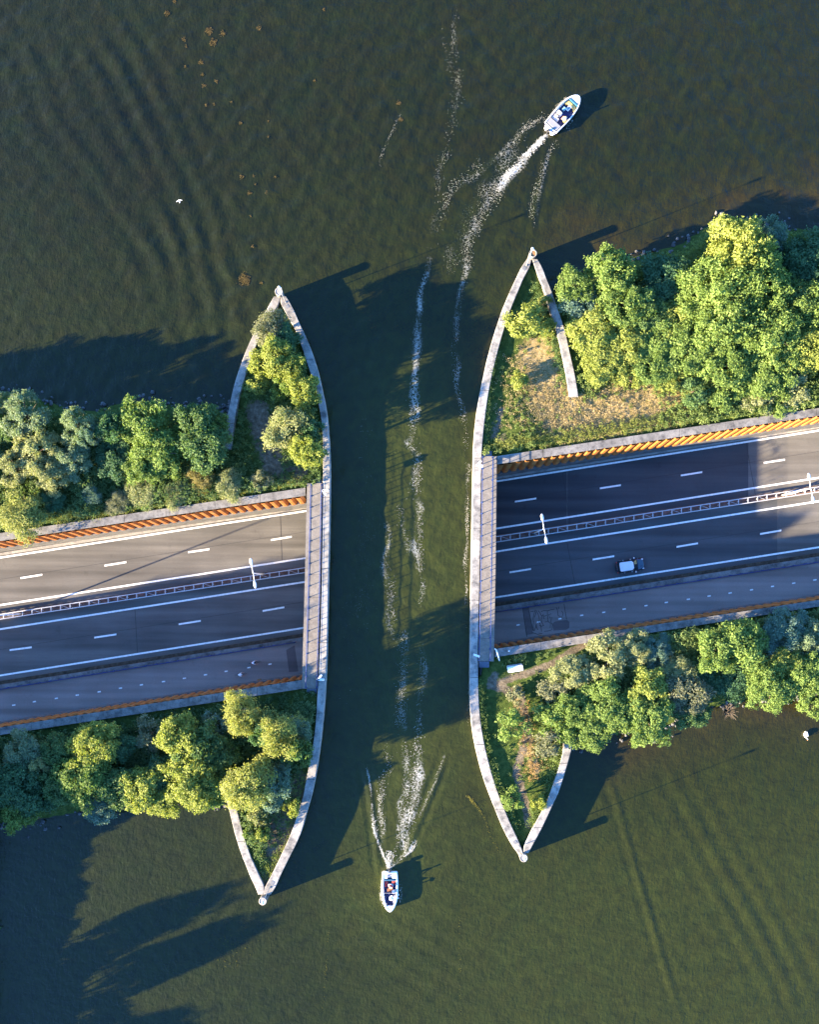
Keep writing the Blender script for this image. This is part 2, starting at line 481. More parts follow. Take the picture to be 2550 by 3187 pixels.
COP = {  # coping lines of the cutting: inner (road side) and outer (land side), pixels
    'wn': (((0, 1683), (956, 1541)), ((0, 1659), (955, 1517))),
    'ws': (((0, 2264), (941, 2116)), ((0, 2287), (954, 2141))),
    'en': (((1547, 1445), (2550, 1293)), ((1547, 1420), (2550, 1270))),
    'es': (((1540, 2020), (2550, 1867)), ((1553, 2043), (2550, 1887))),
}
XL, XR = -2150, 3110

def cop_px(key, x, outer):
    a, b = COP[key][1 if outer else 0]
    return line_y(a, b, x)

def catmull(pts, per=4):
    P = [np.array(p, float) for p in pts]
    out = []
    for i in range(len(P) - 1):
        p0 = P[max(i - 1, 0)]; p1 = P[i]; p2 = P[i + 1]; p3 = P[min(i + 2, len(P) - 1)]
        for k in range(per):
            t = k / per
            out.append(0.5 * ((2 * p1) + (-p0 + p2) * t + (2 * p0 - 5 * p1 + 4 * p2 - p3) * t * t + (-p0 + 3 * p1 - 3 * p2 + p3) * t ** 3))
    out.append(P[-1])
    return out

# ------------------------------------------------------------------ numpy geometry helpers
def inside(P, poly):
    x, y = P[:, 0], P[:, 1]
    r = np.zeros(len(P), bool)
    n = len(poly)
    for i in range(n):
        x0, y0 = poly[i]; x1, y1 = poly[(i + 1) % n]
        if y0 == y1: continue
        c = ((y0 > y) != (y1 > y)) & (x < (x1 - x0) * (y - y0) / (y1 - y0) + x0)
        r ^= c
    return r

def dist_line(P, line, along=False):
    best = np.full(len(P), 1e9); bs = np.zeros(len(P))
    acc = 0.0
    for i in range(len(line) - 1):
        a = np.array(line[i], float); b = np.array(line[i + 1], float)
        d = b - a; L2 = max(d @ d, 1e-9)
        t = np.clip(((P - a) @ d) / L2, 0, 1)
        q = a + t[:, None] * d
        dd = np.hypot(P[:, 0] - q[:, 0], P[:, 1] - q[:, 1])
        m = dd < best
        best[m] = dd[m]; bs[m] = acc + t[m] * math.sqrt(L2)
        acc += math.sqrt(L2)
    return (best, bs, acc) if along else best

def side_line(P, line):
    """signed distance to a polyline, positive on its left"""
    best = np.full(len(P), 1e9); sg = np.zeros(len(P))
    for i in range(len(line) - 1):
        a = np.array(line[i], float); b = np.array(line[i + 1], float)
        d = b - a; L2 = max(d @ d, 1e-9)
        t = np.clip(((P - a) @ d) / L2, 0, 1)
        q = a + t[:, None] * d
        dd = np.hypot(P[:, 0] - q[:, 0], P[:, 1] - q[:, 1])
        cr = d[0] * (P[:, 1] - a[1]) - d[1] * (P[:, 0] - a[0])
        m = dd < best
        best[m] = dd[m]; sg[m] = np.sign(cr[m])
    return best * sg

def vnoise(P, scale, seed):
    """smooth value noise in numpy"""
    rs = np.random.RandomState(seed); T = rs.rand(256, 256)
    x = P[:, 0] * scale + 1000.0; y = P[:, 1] * scale + 1000.0
    xi = np.floor(x).astype(int); yi = np.floor(y).astype(int)
    fx = x - xi; fy = y - yi
    fx = fx * fx * (3 - 2 * fx); fy = fy * fy * (3 - 2 * fy)
    g = lambda i, j: T[(xi + i) % 256, (yi + j) % 256]
    return (g(0, 0) * (1 - fx) + g(1, 0) * fx) * (1 - fy) + (g(0, 1) * (1 - fx) + g(1, 1) * fx) * fy

def wxy(pts, z=0.0):
    return [tuple(W(p[0], p[1], z)[:2]) for p in pts]
def dxy(pts, z=0.0):
    return [tuple(D(p[0], p[1], z)[:2]) for p in pts]

# ------------------------------------------------------------------ water
CUT_W = wxy([(XL - 2000, 1671 + (2000 - XL) * 0.1487), (0, 1671), (985, 1524), (985, 2130), (0, 2276), (XL - 2000, 2276 + (2000 - XL) * 0.153)], 2)
CUT_E = wxy([(1510, 1436), (2550, 1282), (XR + 2000, 1282 - (XR + 2000 - 2550) * 0.1515), (XR + 2000, 1877 - (XR + 2000 - 2550) * 0.155), (2550, 1877), (1510, 2040)], 2)
WAKES = [  # crest lines of boat waves (display pixels), amplitude, wavelength, number of crests
    ([(1270, 1600), (1300, 1690), (1330, 1800), (1375, 1950), (1420, 2100), (1450, 2190)], 0.055, 2.0, 1.0),
    ([(1395, 1600), (1440, 1680), (1500, 1790), (1570, 1910), (1640, 2040), (1700, 2170)], 0.036, 2.6, 3.2),
    ([(150, -20), (250, 140), (330, 300), (400, 450), (440, 600), (470, 760)], 0.062, 3.2, 3.4),
    ([(40, 60), (120, 260), (230, 400), (330, 540), (390, 660)], 0.05, 3.6, 2.6),
    ([(1150, 300), (1142, 380), (1125, 450), (1118, 500)], 0.05, 1.6, 1.5),
    ([(1145, 250), (1080, 310), (1000, 375), (930, 430)], 0.05, 1.6, 1.5),
    ([(835, 1850), (870, 1760), (905, 1680), (940, 1590)], 0.06, 1.5, 1.5),
    ([(800, 1850), (790, 1760), (780, 1680), (765, 1600)], 0.05, 1.5, 1.5),
    ([(700, 1990), (790, 1960), (880, 2010), (990, 2080)], 0.02, 2.4, 4.0),
    ([(420, 1960), (480, 1880), (560, 1800)], 0.035, 2.2, 3.0),
]
FOAM = [  # foam trails: points (display px), half width in metres at start and end, density
    ([(1152, 284), (1128, 310), (1098, 342), (1065, 375), (1033, 412)], .35, .85, .9), ([(1033, 412), (1008, 460), (990, 520), (976, 590)], 1.0, 1.0, .52),
    ([(1155, 242), (1110, 270), (1060, 320), (1000, 370), (945, 410), (920, 460), (905, 540)], .6, .9, .42), ([(1178, 280), (1160, 325), (1140, 375), (1126, 430), (1118, 485)], .4, .5, .5),
    ([(1085, 320), (1040, 380), (990, 440), (955, 520), (930, 600)], 1.6, 2.0, .46), ([(966, 0), (952, 110), (965, 195), (945, 290), (920, 390), (928, 440), (912, 490), (903, 550)], .5, .7, .36),
    ([(903, 550), (888, 620), (880, 700), (876, 780), (870, 880), (872, 950)], .5, .7, .72), ([(985, 560), (968, 650), (958, 740), (962, 800), (972, 850), (980, 900), (985, 980)], .5, .5, .5),
    ([(862, 925), (880, 960), (870, 1010), (878, 1060), (882, 1150), (888, 1220), (880, 1300)], .7, .6, .55), ([(845, 1050), (852, 1110), (868, 1160), (880, 1210)], .5, .5, .45), ([(815, 1110), (812, 1200), (825, 1260), (820, 1330), (848, 1390)], .6, .7, .5),
    ([(988, 980), (987, 1060), (985, 1150), (981, 1240), (984, 1330)], .3, .3, .6), ([(848, 1330), (850, 1400), (845, 1480), (850, 1545), (852, 1600)], .8, .8, .5), ([(885, 1340), (890, 1420), (886, 1500), (884, 1560)], .5, .5, .45),
    ([(820, 1830), (806, 1800), (795, 1770), (786, 1745), (783, 1690)], .22, .2, .95), ([(820, 1832), (819, 1810), (822, 1790)], .55, .5, 1.0), ([(822, 1828), (845, 1805), (868, 1788), (882, 1760)], .2, .25, .85),
    ([(824, 1812), (838, 1770), (848, 1720), (850, 1640), (850, 1560)], .35, .8, .62), ([(852, 1790), (862, 1750), (872, 1700), (878, 1640), (882, 1560)], 1.0, .6, .72), ([(800, 1775), (806, 1730), (803, 1680), (808, 1620)], .5, .4, .55),
    ([(936, 1590), (918, 1640), (895, 1690), (878, 1735)], .25, .2, .5), ([(770, 1608), (778, 1640), (784, 1680)], .2, .2, .6), ([(845, 240), (820, 290), (800, 340), (812, 385)], .25, .25, .4),
    ([(740, 880), (750, 1000), (770, 1150), (750, 1300), (735, 1450), (745, 1560)], 2.2, 2.2, .2), ([(810, 1860), (800, 1890), (806, 1910)], .2, .2, .6), ([(1190, 208), (1165, 235), (1148, 262)], .3, .4, .6), ([(1215, 220), (1205, 255), (1180, 288)], .3, .4, .5),
]
def foam_field(P):
    f = np.zeros(len(P))
    br = 0.45 + 0.85 * vnoise(P, 0.55, 61)
    wob = np.stack([vnoise(P, 0.3, 62) - .5, vnoise(P, 0.3, 63) - .5], 1) * 1.3
    for pts, w0, w1, amp in FOAM:
        ln = dxy(pts); A = np.array(ln)
        m = (P[:, 0] > A[:, 0].min() - 5) & (P[:, 0] < A[:, 0].max() + 5) & (P[:, 1] > A[:, 1].min() - 5) & (P[:, 1] < A[:, 1].max() + 5)
        if not m.any(): continue
        k = 0.35 if max(w0, w1) < .3 else 1.0
        d, sl, tot = dist_line(P[m] + wob[m] * k, ln, True)
        w = w0 + (w1 - w0) * sl / tot
        end = np.clip((tot - sl) / (0.25 * tot), 0, 1) ** .6
        f[m] = np.maximum(f[m], amp * np.exp(-(d / (w * 1.15)) ** 2) * end * br[m])
    return np.clip(f, 0, 1)
def make_water():
    def axis(lo, hi, step, far):
        a = np.arange(lo, hi + step, step)
        g = [hi + step]; s = step
        while g[-1] < far: s *= 1.5; g.append(g[-1] + s)
        h = [lo - step]; s = step
        while h[-1] > -far: s *= 1.5; h.append(h[-1] - s)
        return np.concatenate([np.array(h[::-1]), a, np.array(g)])
    xs = axis(-60, 60, 0.25, 2600); ys = axis(-66, 82, 0.25, 2600)
    X, Y = np.meshgrid(xs, ys)
    P = np.stack([X.ravel(), Y.ravel()], 1)
    rs = np.random.RandomState(4)
    fade = np.clip((130 - np.maximum(np.abs(P[:, 0]), np.abs(P[:, 1]))) / 60, 0, 1)
    z = np.zeros(len(P))
    gust = 0.35 + 0.9 * vnoise(P, 0.045, 9)
    calm = np.clip((P[:, 1] + 18) / 14.0, 0.22, 1.0)      # sheltered south of the dam
    for i in range(30):
        wl = 1.5 + 2.6 * rs.rand() ** 1.5; th = math.radians(105 + 42 * rs.randn())
        k = 2 * math.pi / wl
        ph = P[:, 0] * math.cos(th) * k + P[:, 1] * math.sin(th) * k + rs.rand() * 6.28 + 2.2 * vnoise(P, 0.11, 20 + i)
        z += 0.0040 * wl ** 0.6 * np.sin(ph)
    z *= gust * calm
    for line, amp, wl, nc in WAKES:
        ln = dxy(line)
        d, s, tot = dist_line(P, ln, True)
        sd = side_line(P, ln)
        env = np.exp(-(d / (wl * nc * 0.55)) ** 2) * np.clip(np.minimum(s, tot - s) / (0.22 * tot), 0, 1) ** 0.7
        env *= 0.6 + 0.8 * vnoise(P, 0.09, 77)
        z += 1.2 * amp * env * np.cos(2 * math.pi * sd / wl)
    z *= fade
    # colour weights: r = weedy bed (top left), g = stirred silt in the channel, b = shallow bed by the banks
    r = np.clip(1.1 - np.hypot((P[:, 0] + 38) / 45, (P[:, 1] - 62) / 34), 0, 1)
    r = np.maximum(r, np.clip((P[:, 1] - 30) / 40, 0, 0.75))
    ch = dist_line(P, dxy([(850, 880), (900, 1100), (890, 1400), (850, 1650), (830, 1880)]))
    g = np.clip(1.1 - ch / 12.0, 0, 1)
    g = np.maximum(g, 0.55 * np.clip((-20 - P[:, 1]) / 20, 0, 1) * np.clip((P[:, 0] + 15) / 30, 0, 1))
    sh = np.minimum(dist_line(P, dxy([(1230, 520), (1330, 540), (1450, 480), (1560, 440), (1750, 420)])),
                    dist_line(P, dxy([(1300, 1570), (1450, 1520), (1600, 1480), (1725, 1490)])))
    b = np.clip(1 - sh / 7.0, 0, 1) * (0.2 + 0.9 * vnoise(P, 0.25, 5))
    nx, ny = len(xs), len(ys)
    I = np.arange(nx * ny).reshape(ny, nx)
    F = np.stack([I[:-1, :-1].ravel(), I[:-1, 1:].ravel(), I[1:, 1:].ravel(), I[1:, :-1].ravel()], 1)
    C = P[F].mean(1)
    keep = ~(inside(C, CUT_W) | inside(C, CUT_E))
    F = F[keep]
    me = np_mesh('water', np.concatenate([P, z[:, None]], 1), F, M['lake_water'], smooth=True)
    at = me.attributes.new('mixw', 'FLOAT_COLOR', 'POINT')
    at.data.foreach_set('color', np.stack([r, g, np.clip(b, 0, 1), np.ones(len(P))], 1).astype(np.float32).ravel())
    at = me.attributes.new('foam', 'FLOAT', 'POINT'); at.data.foreach_set('value', foam_field(P).astype(np.float32))
    return tag(link('water', me), 'dark olive lake water around and between the two hull-shaped islands', kind='structure')
make_water()

# ------------------------------------------------------------------ banks
def mids(w, rev=False):
    m = [((a + b) / 2, y) for y, a, b in w]
    return m[::-1] if rev else m
SHORE_NW = [(715, 1300), (690, 1275), (640, 1262), (560, 1268), (470, 1262), (380, 1262), (300, 1285), (200, 1275), (100, 1240), (0, 1228), (-200, 1232), (-700, 1300), (XL - 150, 1450)]
SHORE_SW = [(714, 2470), (690, 2485), (600, 2470), (500, 2465), (400, 2470), (300, 2510), (180, 2530), (80, 2545), (0, 2560), (-150, 2600), (-700, 2680), (XL - 150, 2850)]
SHORE_NE = [(1722, 950), (1745, 935), (1800, 880), (1900, 820), (2000, 810), (2100, 780), (2200, 715), (2300, 705), (2400, 715), (2550, 725), (2750, 715), (XR + 150, 705)]
SHORE_SE = [(1772, 2285), (1800, 2300), (1900, 2275), (2000, 2280), (2100, 2245), (2200, 2195), (2300, 2170), (2400, 2150), (2500, 2160), (2600, 2145), (XR + 150, 2120)]
def cmid(key, x): return (x, (cop_px(key, x, 0) + cop_px(key, x, 1)) / 2)
def shifted(s, dy): return [(x, y + dy) for x, y in s]
def split(w, f): return [s for s in w if f(s[0])]
POLY = {}
POLY['nw'] = ([cmid('wn', XL - 150), cmid('wn', 0), cmid('wn', 955), (990, 1520)] + mids(split(WEST_CHANNEL, lambda y: y < 1510), True)
              + [(863, 930)] + mids(split(WEST_NORTH, lambda y: y < 1300)), SHORE_NW, -70)
POLY['sw'] = ([cmid('ws', XL - 150), cmid('ws', 0), cmid('ws', 945), (985, 2135)] + mids(split(WEST_CHANNEL, lambda y: y > 2150))
              + [(817, 2780)] + mids(split(WEST_SOUTH, lambda y: y > 2480), True), SHORE_SW, 70)
POLY['ne'] = ([cmid('en', XR + 150), cmid('en', 2550), cmid('en', 1555), (1515, 1425)] + mids(split(EAST_CHANNEL, lambda y: y < 1427), True)
              + [(1657, 820)] + mids(split(EAST_NORTH, lambda y: y < 950)), SHORE_NE, -70)
POLY['se'] = ([cmid('es', XR + 150), cmid('es', 2550), cmid('es', 1560), (1510, 2050)] + mids(split(EAST_CHANNEL, lambda y: y > 2040))
              + [(1633, 2645)] + mids(split(EAST_SOUTH, lambda y: y > 2290), True), SHORE_SE, 70)
LANDZ = 1.35
def land_height(P, shore, orig):
    d = dist_line(P, shore); ins = inside(P, orig)
    sd = np.where(ins, d, -d)
    h = LANDZ * np.clip((sd + 0.3) / 3.2, -0.6, 1.0)
    h = h + 0.22 * (vnoise(P, 0.35, 3) - 0.5) + 0.10 * (vnoise(P, 1.1, 8) - 0.5)
    return h
ORIG = {}; SHORE = {}
DRY = dxy([(1130, 760), (1150, 820), (1180, 880), (1250, 880), (1330, 860), (1420, 850)]) 
DRY2 = dxy([(1100, 1560), (1115, 1590), (1125, 1620), (1085, 1450)])
PATH = dxy([(1045, 1440), (1075, 1425), (1120, 1412), (1160, 1395), (1200, 1370), (1230, 1355)])
PATH2 = dxy([(1040, 1420), (1030, 1440), (1095, 1460), (1110, 1540), (1085, 1620), (1105, 1690), (1110, 1730)])
SOIL = dxy([(545, 870), (560, 920), (580, 980), (630, 1000)])
SOIL2 = dxy([(560, 1760), (600, 1700), (640, 1640), (560, 1850)])
SOIL3 = dxy([(1052, 870), (1040, 920), (1060, 930)])
def make_bank(key, label):
    wall, shore, dy = POLY[key]
    s_w = wxy(shore, 0.0); w_w = wxy(wall, ZW)
    orig = w_w + s_w
    cull = w_w + wxy(shifted(shore, dy), 0.0)
    ORIG[key] = orig; SHORE[key] = s_w
    A = np.array(cull); lo, hi = A.min(0) - 1, A.max(0) + 1
    st = 0.42
    xs = np.arange(lo[0], hi[0], st); ys = np.arange(lo[1], hi[1], st)
    X, Y = np.meshgrid(xs, ys); P = np.stack([X.ravel(), Y.ravel()], 1)
    z = land_height(P, s_w, orig)
    nx, ny = len(xs), len(ys)
    I = np.arange(nx * ny).reshape(ny, nx)
    F = np.stack([I[:-1, :-1].ravel(), I[:-1, 1:].ravel(), I[1:, 1:].ravel(), I[1:, :-1].ravel()], 1)
    C = P[F].mean(1)
    F = F[inside(C, cull)]
    used = np.unique(F); rm = np.zeros(len(P), int); rm[used] = np.arange(len(used))
    P2 = P[used]; z2 = z[used]; F = rm[F]
    dry = np.clip(1.1 - np.minimum(dist_line(P2, DRY) / 4.6, 0.25 + dist_line(P2, DRY2) / 1.6), 0, 1)
    soil = np.clip(1.1 - np.minimum(np.minimum(dist_line(P2, PATH) / 0.75, dist_line(P2, PATH2) / 0.8), np.minimum(dist_line(P2, SOIL) / 2.4, dist_line(P2, SOIL2) / 2.0)), 0, 1)
    soil = np.maximum(soil, 0.7 * np.clip(1.0 - dist_line(P2, SOIL3) / 1.3, 0, 1))
    cd = np.minimum(dist_line(P2, wxy(mids(EAST_CHANNEL), ZW)), dist_line(P2, wxy(mids(WEST_CHANNEL), ZW)))
    dry = dry * np.clip((cd - 2.2) / 1.2, 0, 1)
    me = np_mesh('grass_bank', np.concatenate([P2, z2[:, None]], 1), F, M['bank_ground'], smooth=True)
    at = me.attributes.new('mixw', 'FLOAT_COLOR', 'POINT')
    at.data.foreach_set('color', np.stack([dry, soil, soil * 0, soil * 0 + 1], 1).astype(np.float32).ravel())
    return tag(link('grass_bank', me), label, kind='structure')
make_bank('nw', 'grassy ground of the north-western bank and hull tip')
make_bank('sw', 'grassy ground of the south-western bank and hull tip')
make_bank('ne', 'dry grassy ground of the north-eastern bank and hull tip')
make_bank('se', 'grassy ground with a worn footpath on the south-eastern bank')
# shore west of the picture that carries the tall trees shading the south-western water
BW = wxy([(-900, 2500), (-90, 2590), (-75, 2700), (-85, 2900), (-80, 3150), (-90, 3450), (-120, 3900), (-900, 3950), (-1000, 2600)])
def make_west_shore():
    A = np.array(BW); lo, hi = A.min(0) - 4, A.max(0) + 4
    xs = np.arange(lo[0], hi[0], 0.8); ys = np.arange(lo[1], hi[1], 0.8)
    X, Y = np.meshgrid(xs, ys); P = np.stack([X.ravel(), Y.ravel()], 1)
    d = dist_line(P, BW + [BW[0]]); sd = np.where(inside(P, BW), d, -d)
    z = 1.4 * np.clip((sd + 0.3) / 3.0, -0.6, 1)
    nx, ny = len(xs), len(ys); I = np.arange(nx * ny).reshape(ny, nx)
    F = np.stack([I[:-1, :-1].ravel(), I[:-1, 1:].ravel(), I[1:, 1:].ravel(), I[1:, :-1].ravel()], 1)
    F = F[sd[F].mean(1) > -3.0]
    me = np_mesh('grass_bank', np.concatenate([P, z[:, None]], 1), F, M['bank_ground'], smooth=True)
    at = me.attributes.new('mixw', 'FLOAT_COLOR', 'POINT')
    return tag(link('grass_bank', me), 'grassy shore beyond the left edge of the picture', kind='structure')
make_west_shore()

# ------------------------------------------------------------------ hull-shaped walls
def curved_wall(name, rows, label, group, seg_rows):
    pts = catmull([(y, a, b) for y, a, b in rows], 4)
    L = [W(p[1], p[0], ZW) for p in pts]; Rr = [W(p[2], p[0], ZW) for p in pts]
    mid = W((rows[0][1] + rows[0][2]) / 2, rows[0][0], 0)
    t = thing(name, mid, label, 'wall', group)
    i = 0; n = len(pts)
    acc = 0.0; start = 0
    cuts = [0]
    for i in range(1, n):
        acc += (L[i] - L[i - 1]).length
        if acc > seg_rows and i < n - 2: cuts.append(i); acc = 0.0
    cuts.append(n - 1)
    for a, b in zip(cuts[:-1], cuts[1:]):
        A = [v.copy() for v in L[a:b + 1]]; B = [v.copy() for v in Rr[a:b + 1]]
        for S in (A, B):
            d0 = (S[1] - S[0]).normalized() * 0.03; d1 = (S[-2] - S[-1]).normalized() * 0.03
            S[0] += d0; S[-1] += d1
        # chamfered top
        A2 = [v + (w - v).normalized() * 0.05 - Vector((0, 0, 0)) for v, w in zip(A, B)]
        B2 = [w + (v - w).normalized() * 0.05 for v, w in zip(A, B)]
        mb = MB(); k = len(A)
        lowA = [v - Vector((0, 0, 0.05)) for v in A]; lowB = [v - Vector((0, 0, 0.05)) for v in B]
        botA = [Vector((v.x, v.y, -2.5)) for v in A]; botB = [Vector((v.x, v.y, -2.5)) for v in B]
        rings = [botA, lowA, A2, B2, lowB, botB]
        vs = [v for r in rings for v in r]; fs = []
        for r in range(5):
            for j in range(k - 1):
                fs.append((r * k + j, (r + 1) * k + j, (r + 1) * k + j + 1, r * k + j + 1))
        fs.append(tuple(r * k for r in range(6))[::-1]); fs.append(tuple(r * k + k - 1 for r in range(6)))
        nn = (Vector(vs[2 * k + 1]) - Vector(vs[2 * k])).cross(Vector(vs[3 * k]) - Vector(vs[2 * k]))
        if nn.z > 0: pass
        mb.add(vs, fs)
        mb.build('wall_segment', M['concrete'], t)
    # core just inside so that no light passes the joints
    def inset(v, w, t_): return v + (w - v) * t_
    mb = MB(); mb.slab([inset(a, b, 0.2) - Vector((0, 0, 0.12)) for a, b in zip(L, Rr)], [inset(a, b, 0.8) - Vector((0, 0, 0.12)) for a, b in zip(L, Rr)], 4.6)
    mb.build('wall_core', M['concrete_dark'], t)
    return t
GW = 'concrete walls of the hull-shaped islands'
wall_wc = curved_wall('hull_wall', WEST_CHANNEL, 'long curved concrete wall on the left side of the boat channel', GW, 9.0)
wall_wn = curved_wall('hull_wall', WEST_NORTH, 'short curved concrete wall meeting the pointed top of the left hull shape from the west', GW, 9.0)
wall_ws = curved_wall('hull_wall', WEST_SOUTH, 'short curved concrete wall meeting the pointed bottom of the left hull shape from the west', GW, 9.0)
wall_ec = curved_wall('hull_wall', EAST_CHANNEL, 'long curved sunlit concrete wall on the right side of the boat channel', GW, 9.0)
wall_en = curved_wall('hull_wall', EAST_NORTH, 'short curved concrete wall meeting the pointed top of the right hull shape from the east', GW, 9.0)
wall_es = curved_wall('hull_wall', EAST_SOUTH, 'short curved concrete wall meeting the pointed bottom of the right hull shape from the east', GW, 9.0)
# small grey access plates let into the wall tops
def plate(t, px, py, s, rz):
    p = W(px, py, ZW + 0.012)
    MB().box((p.x, p.y, p.z), (s, s * 1.15, 0.03), rz).build('access_plate', M['plate_grey'], t)
plate(wall_ec, 1632, 836, 0.42, -0.55); plate(wall_ec, 1478, 1917, 0.42, 0.0); plate(wall_ec, 1478, 2014, 0.42, 0.0)
plate(wall_wc, 894, 954, 0.42, 0.5); plate(wall_wc, 848, 2747, 0.42, -0.5); plate(wall_ec, 1604, 2620, 0.42, 0.55)

def tip_pillar(px, py, label, rusty):
    c = W(px, py, 3.0)
    t = thing('tip_pillar', (c.x, c.y, 0), label, 'pillar', 'round pillars at the hull tips')
    MB().lathe([(0.50, -2.5), (0.50, 2.87), (0.53, 2.91), (0.53, 3.0), (0.40, 3.0), (0.39, 2.91)], (c.x, c.y, 0), 24).build('shaft', M['concrete'], t, True)
    MB().lathe([(0.39, 2.88), (0.39, 2.975 if not rusty else 2.915)], (c.x, c.y, 0), 20).build('cap', M['rust'] if rusty else M['concrete_pale'], t)
    return t
tip_pillar(868, 908, 'round pale pillar at the top tip of the left hull shape', False)
tip_pillar(1660, 789, 'round pillar with rusty top at the top tip of the right hull shape', True)
tip_pillar(818, 2804, 'round pale pillar at the bottom tip of the left hull shape', False)
tip_pillar(1631, 2670, 'round pillar at the bottom tip of the right hull shape', False)
def mast(px, py, label):
    c = W(px, py, ZW)
    t = thing('light_mast', (c.x, c.y, ZW), label, 'mast', 'slim light masts near the hull tips')
    MB().lathe([(0.16, 0), (0.16, 0.05)], (c.x, c.y, ZW), 12).build('base_plate', M['plate_grey'], t)
    MB().tube([(c.x, c.y, ZW), (c.x, c.y, ZW + 6.1)], [0.055, 0.035], 8).build('pole', M['galvanised'], t, True)
    mb = MB(); mb.lathe([(0.08, 6.1), (0.15, 6.15), (0.17, 6.4), (0.13, 6.55), (0.03, 6.6)], (c.x, c.y, ZW), 12)
    mb.build('lantern', M['white_paint'], t, True)
    MB().box((c.x + 0.1, c.y, ZW + 6.0), (0.34, 0.12, 0.08)).build('bracket', M['white_paint'], t)
mast(889, 941, 'slim white light mast on the wall near the top tip of the left hull shape')
mast(1639, 827, 'slim white light mast on the wall near the top tip of the right hull shape')
mast(840, 2761, 'slim white light mast on the wall near the bottom tip of the left hull shape')
mast(1617, 2633, 'slim white light mast on the wall near the bottom tip of the right hull shape')

# ------------------------------------------------------------------ walkways over the tunnel mouths
def pl(pts, y):
    for (x0, y0), (x1, y1) in zip(pts[:-1], pts[1:]):
        if y0 <= y <= y1 or (x1, y1) == pts[-1] or y < pts[0][1]:
            return x0 + (x1 - x0) * (y - y0) / (y1 - y0)
WSTRIP = [(956, 1504), (948, 1845), (941, 2091), (940, 2143)]
WR1 = [(970, 1504), (962, 1845), (955, 2091), (953.5, 2143)]
WR2 = [(1002.5, 1504), (996.5, 1845), (989, 2091), (987.5, 2143)]
ER1 = [(1501.5, 1420), (1496.5, 1770), (1490.6, 2040), (1490, 2058)]
ER2 = [(1533, 1420), (1528, 1770), (1525, 2040), (1524.5, 2058)]
ESTRIP = [(1546.5, 1424), (1543, 1770), (1538, 2040), (1537.5, 2058)]
ZP = 2.06
def walkway(label, strip, r1, r2, y0, y1, far):
    p = W(r1[0][0], (y0 + y1) / 2, ZP)
    t = thing('walkway', (p.x, p.y, 0), label, 'walkway', 'walkways along the tunnel mouths')
    n = 9
    ys = [lerp(y0, y1, i / n) for i in range(n + 1)]
    for a, b in zip(ys[:-1], ys[1:]):
        b2 = b - 0.45
        A = [W(pl(r1, a), a, ZP), W(pl(r1, b2), b2, ZP)]; B = [W(pl(r2, a), a, ZP), W(pl(r2, b2), b2, ZP)]
        MB().slab(A, B, 0.35).build('paving_slab', M['concrete_walk'], t)
    A = [W(pl(strip, y), y, ZP + 0.03) for y in ys]; B = [W(pl(r1 if far else r2, y), y, ZP + 0.03) for y in ys]
    MB().slab(A, B, 1.1).build('edge_beam', M['concrete_walk'], t)
    A = [W(pl(r1, y), y, ZP - 0.36) for y in ys]; B = [W(pl(r2, y), y, ZP - 0.36) for y in ys]
    MB().slab(A, B, 1.6).build('deck', M['concrete_dark'], t)
    return t
ww = walkway('walkway with concrete paving along the left tunnel mouth', WSTRIP, WR1, WR2, 1504, 2143, True)
we = walkway('walkway with concrete paving along the right tunnel mouth', ESTRIP, ER1, ER2, 1420, 2058, False)
def steps(label, r1, r2, ya, yb):
    p = W(r1[0][0], ya, 1.3)
    t = thing('steps', (p.x, p.y, 1.3), label, 'steps', 'steps at the walkway ends')
    for i in range(4):
        y0 = lerp(ya, yb, i / 4); y1 = lerp(ya, yb, (i + 1) / 4)
        z = ZP - 0.16 * (i + 1)
        x0 = pl(r1, ya) + 1.5; x1 = pl(r2, ya) - 1.5
        MB().slab([W(x0, y0, z), W(x0, y1, z)], [W(x1, y0, z), W(x1, y1, z)], 0.5).build('step', M['steps_blue'], t)
steps('dark concrete steps at the north end of the left walkway', WR1, WR2, 1503.4, 1491)
steps('dark concrete steps at the south end of the left walkway', WR1, WR2, 2143.6, 2157)
steps('dark concrete steps at the north end of the right walkway', ER1, ER2, 1419.4, 1404)
steps('dark concrete steps at the south end of the right walkway', ER1, ER2, 2058.6, 2077)

def railing(label, line, y0, y1, spacing=34.7):
    z0 = ZP + 0.034
    p = W(pl(line, y0), y0, z0)
    t = thing('railing', (p.x, p.y, z0), label, 'railing', 'blue railings of the walkways')
    def at(y, z): 
        q = W(pl(line, y), y, z0); return Vector((q.x, q.y, z))
    n = max(2, round((y1 - y0) / spacing))
    ys = [lerp(y0 + 3, y1 - 3, i / n) for i in range(n + 1)]
    for y in ys:
        q = at(y, 0)
        MB().box((q.x, q.y, z0 + 0.56), (0.05, 0.07, 1.12)).box((q.x, q.y, z0 + 0.012), (0.16, 0.18, 0.024)).build('post', M['blue_paint'], t)
    MB().tube([at(y, z0 + 1.14) for y in ys], 0.036, 6).build('handrail', M['blue_paint'], t, True)
    for h in (0.4, 0.78):
        MB().tube([at(y, z0 + h) for y in ys], 0.011, 5).build('rail', M['blue_paint'], t, True)
railing('blue railing on the road side of the left walkway', WR1, 1506, 2142)
railing('blue railing between the left walkway and the channel wall', WR2, 1506, 2142)
railing('blue railing between the right walkway and the channel wall', ER1, 1421, 2057)
railing('blue railing on the road side of the right walkway', ER2, 1421, 2057)

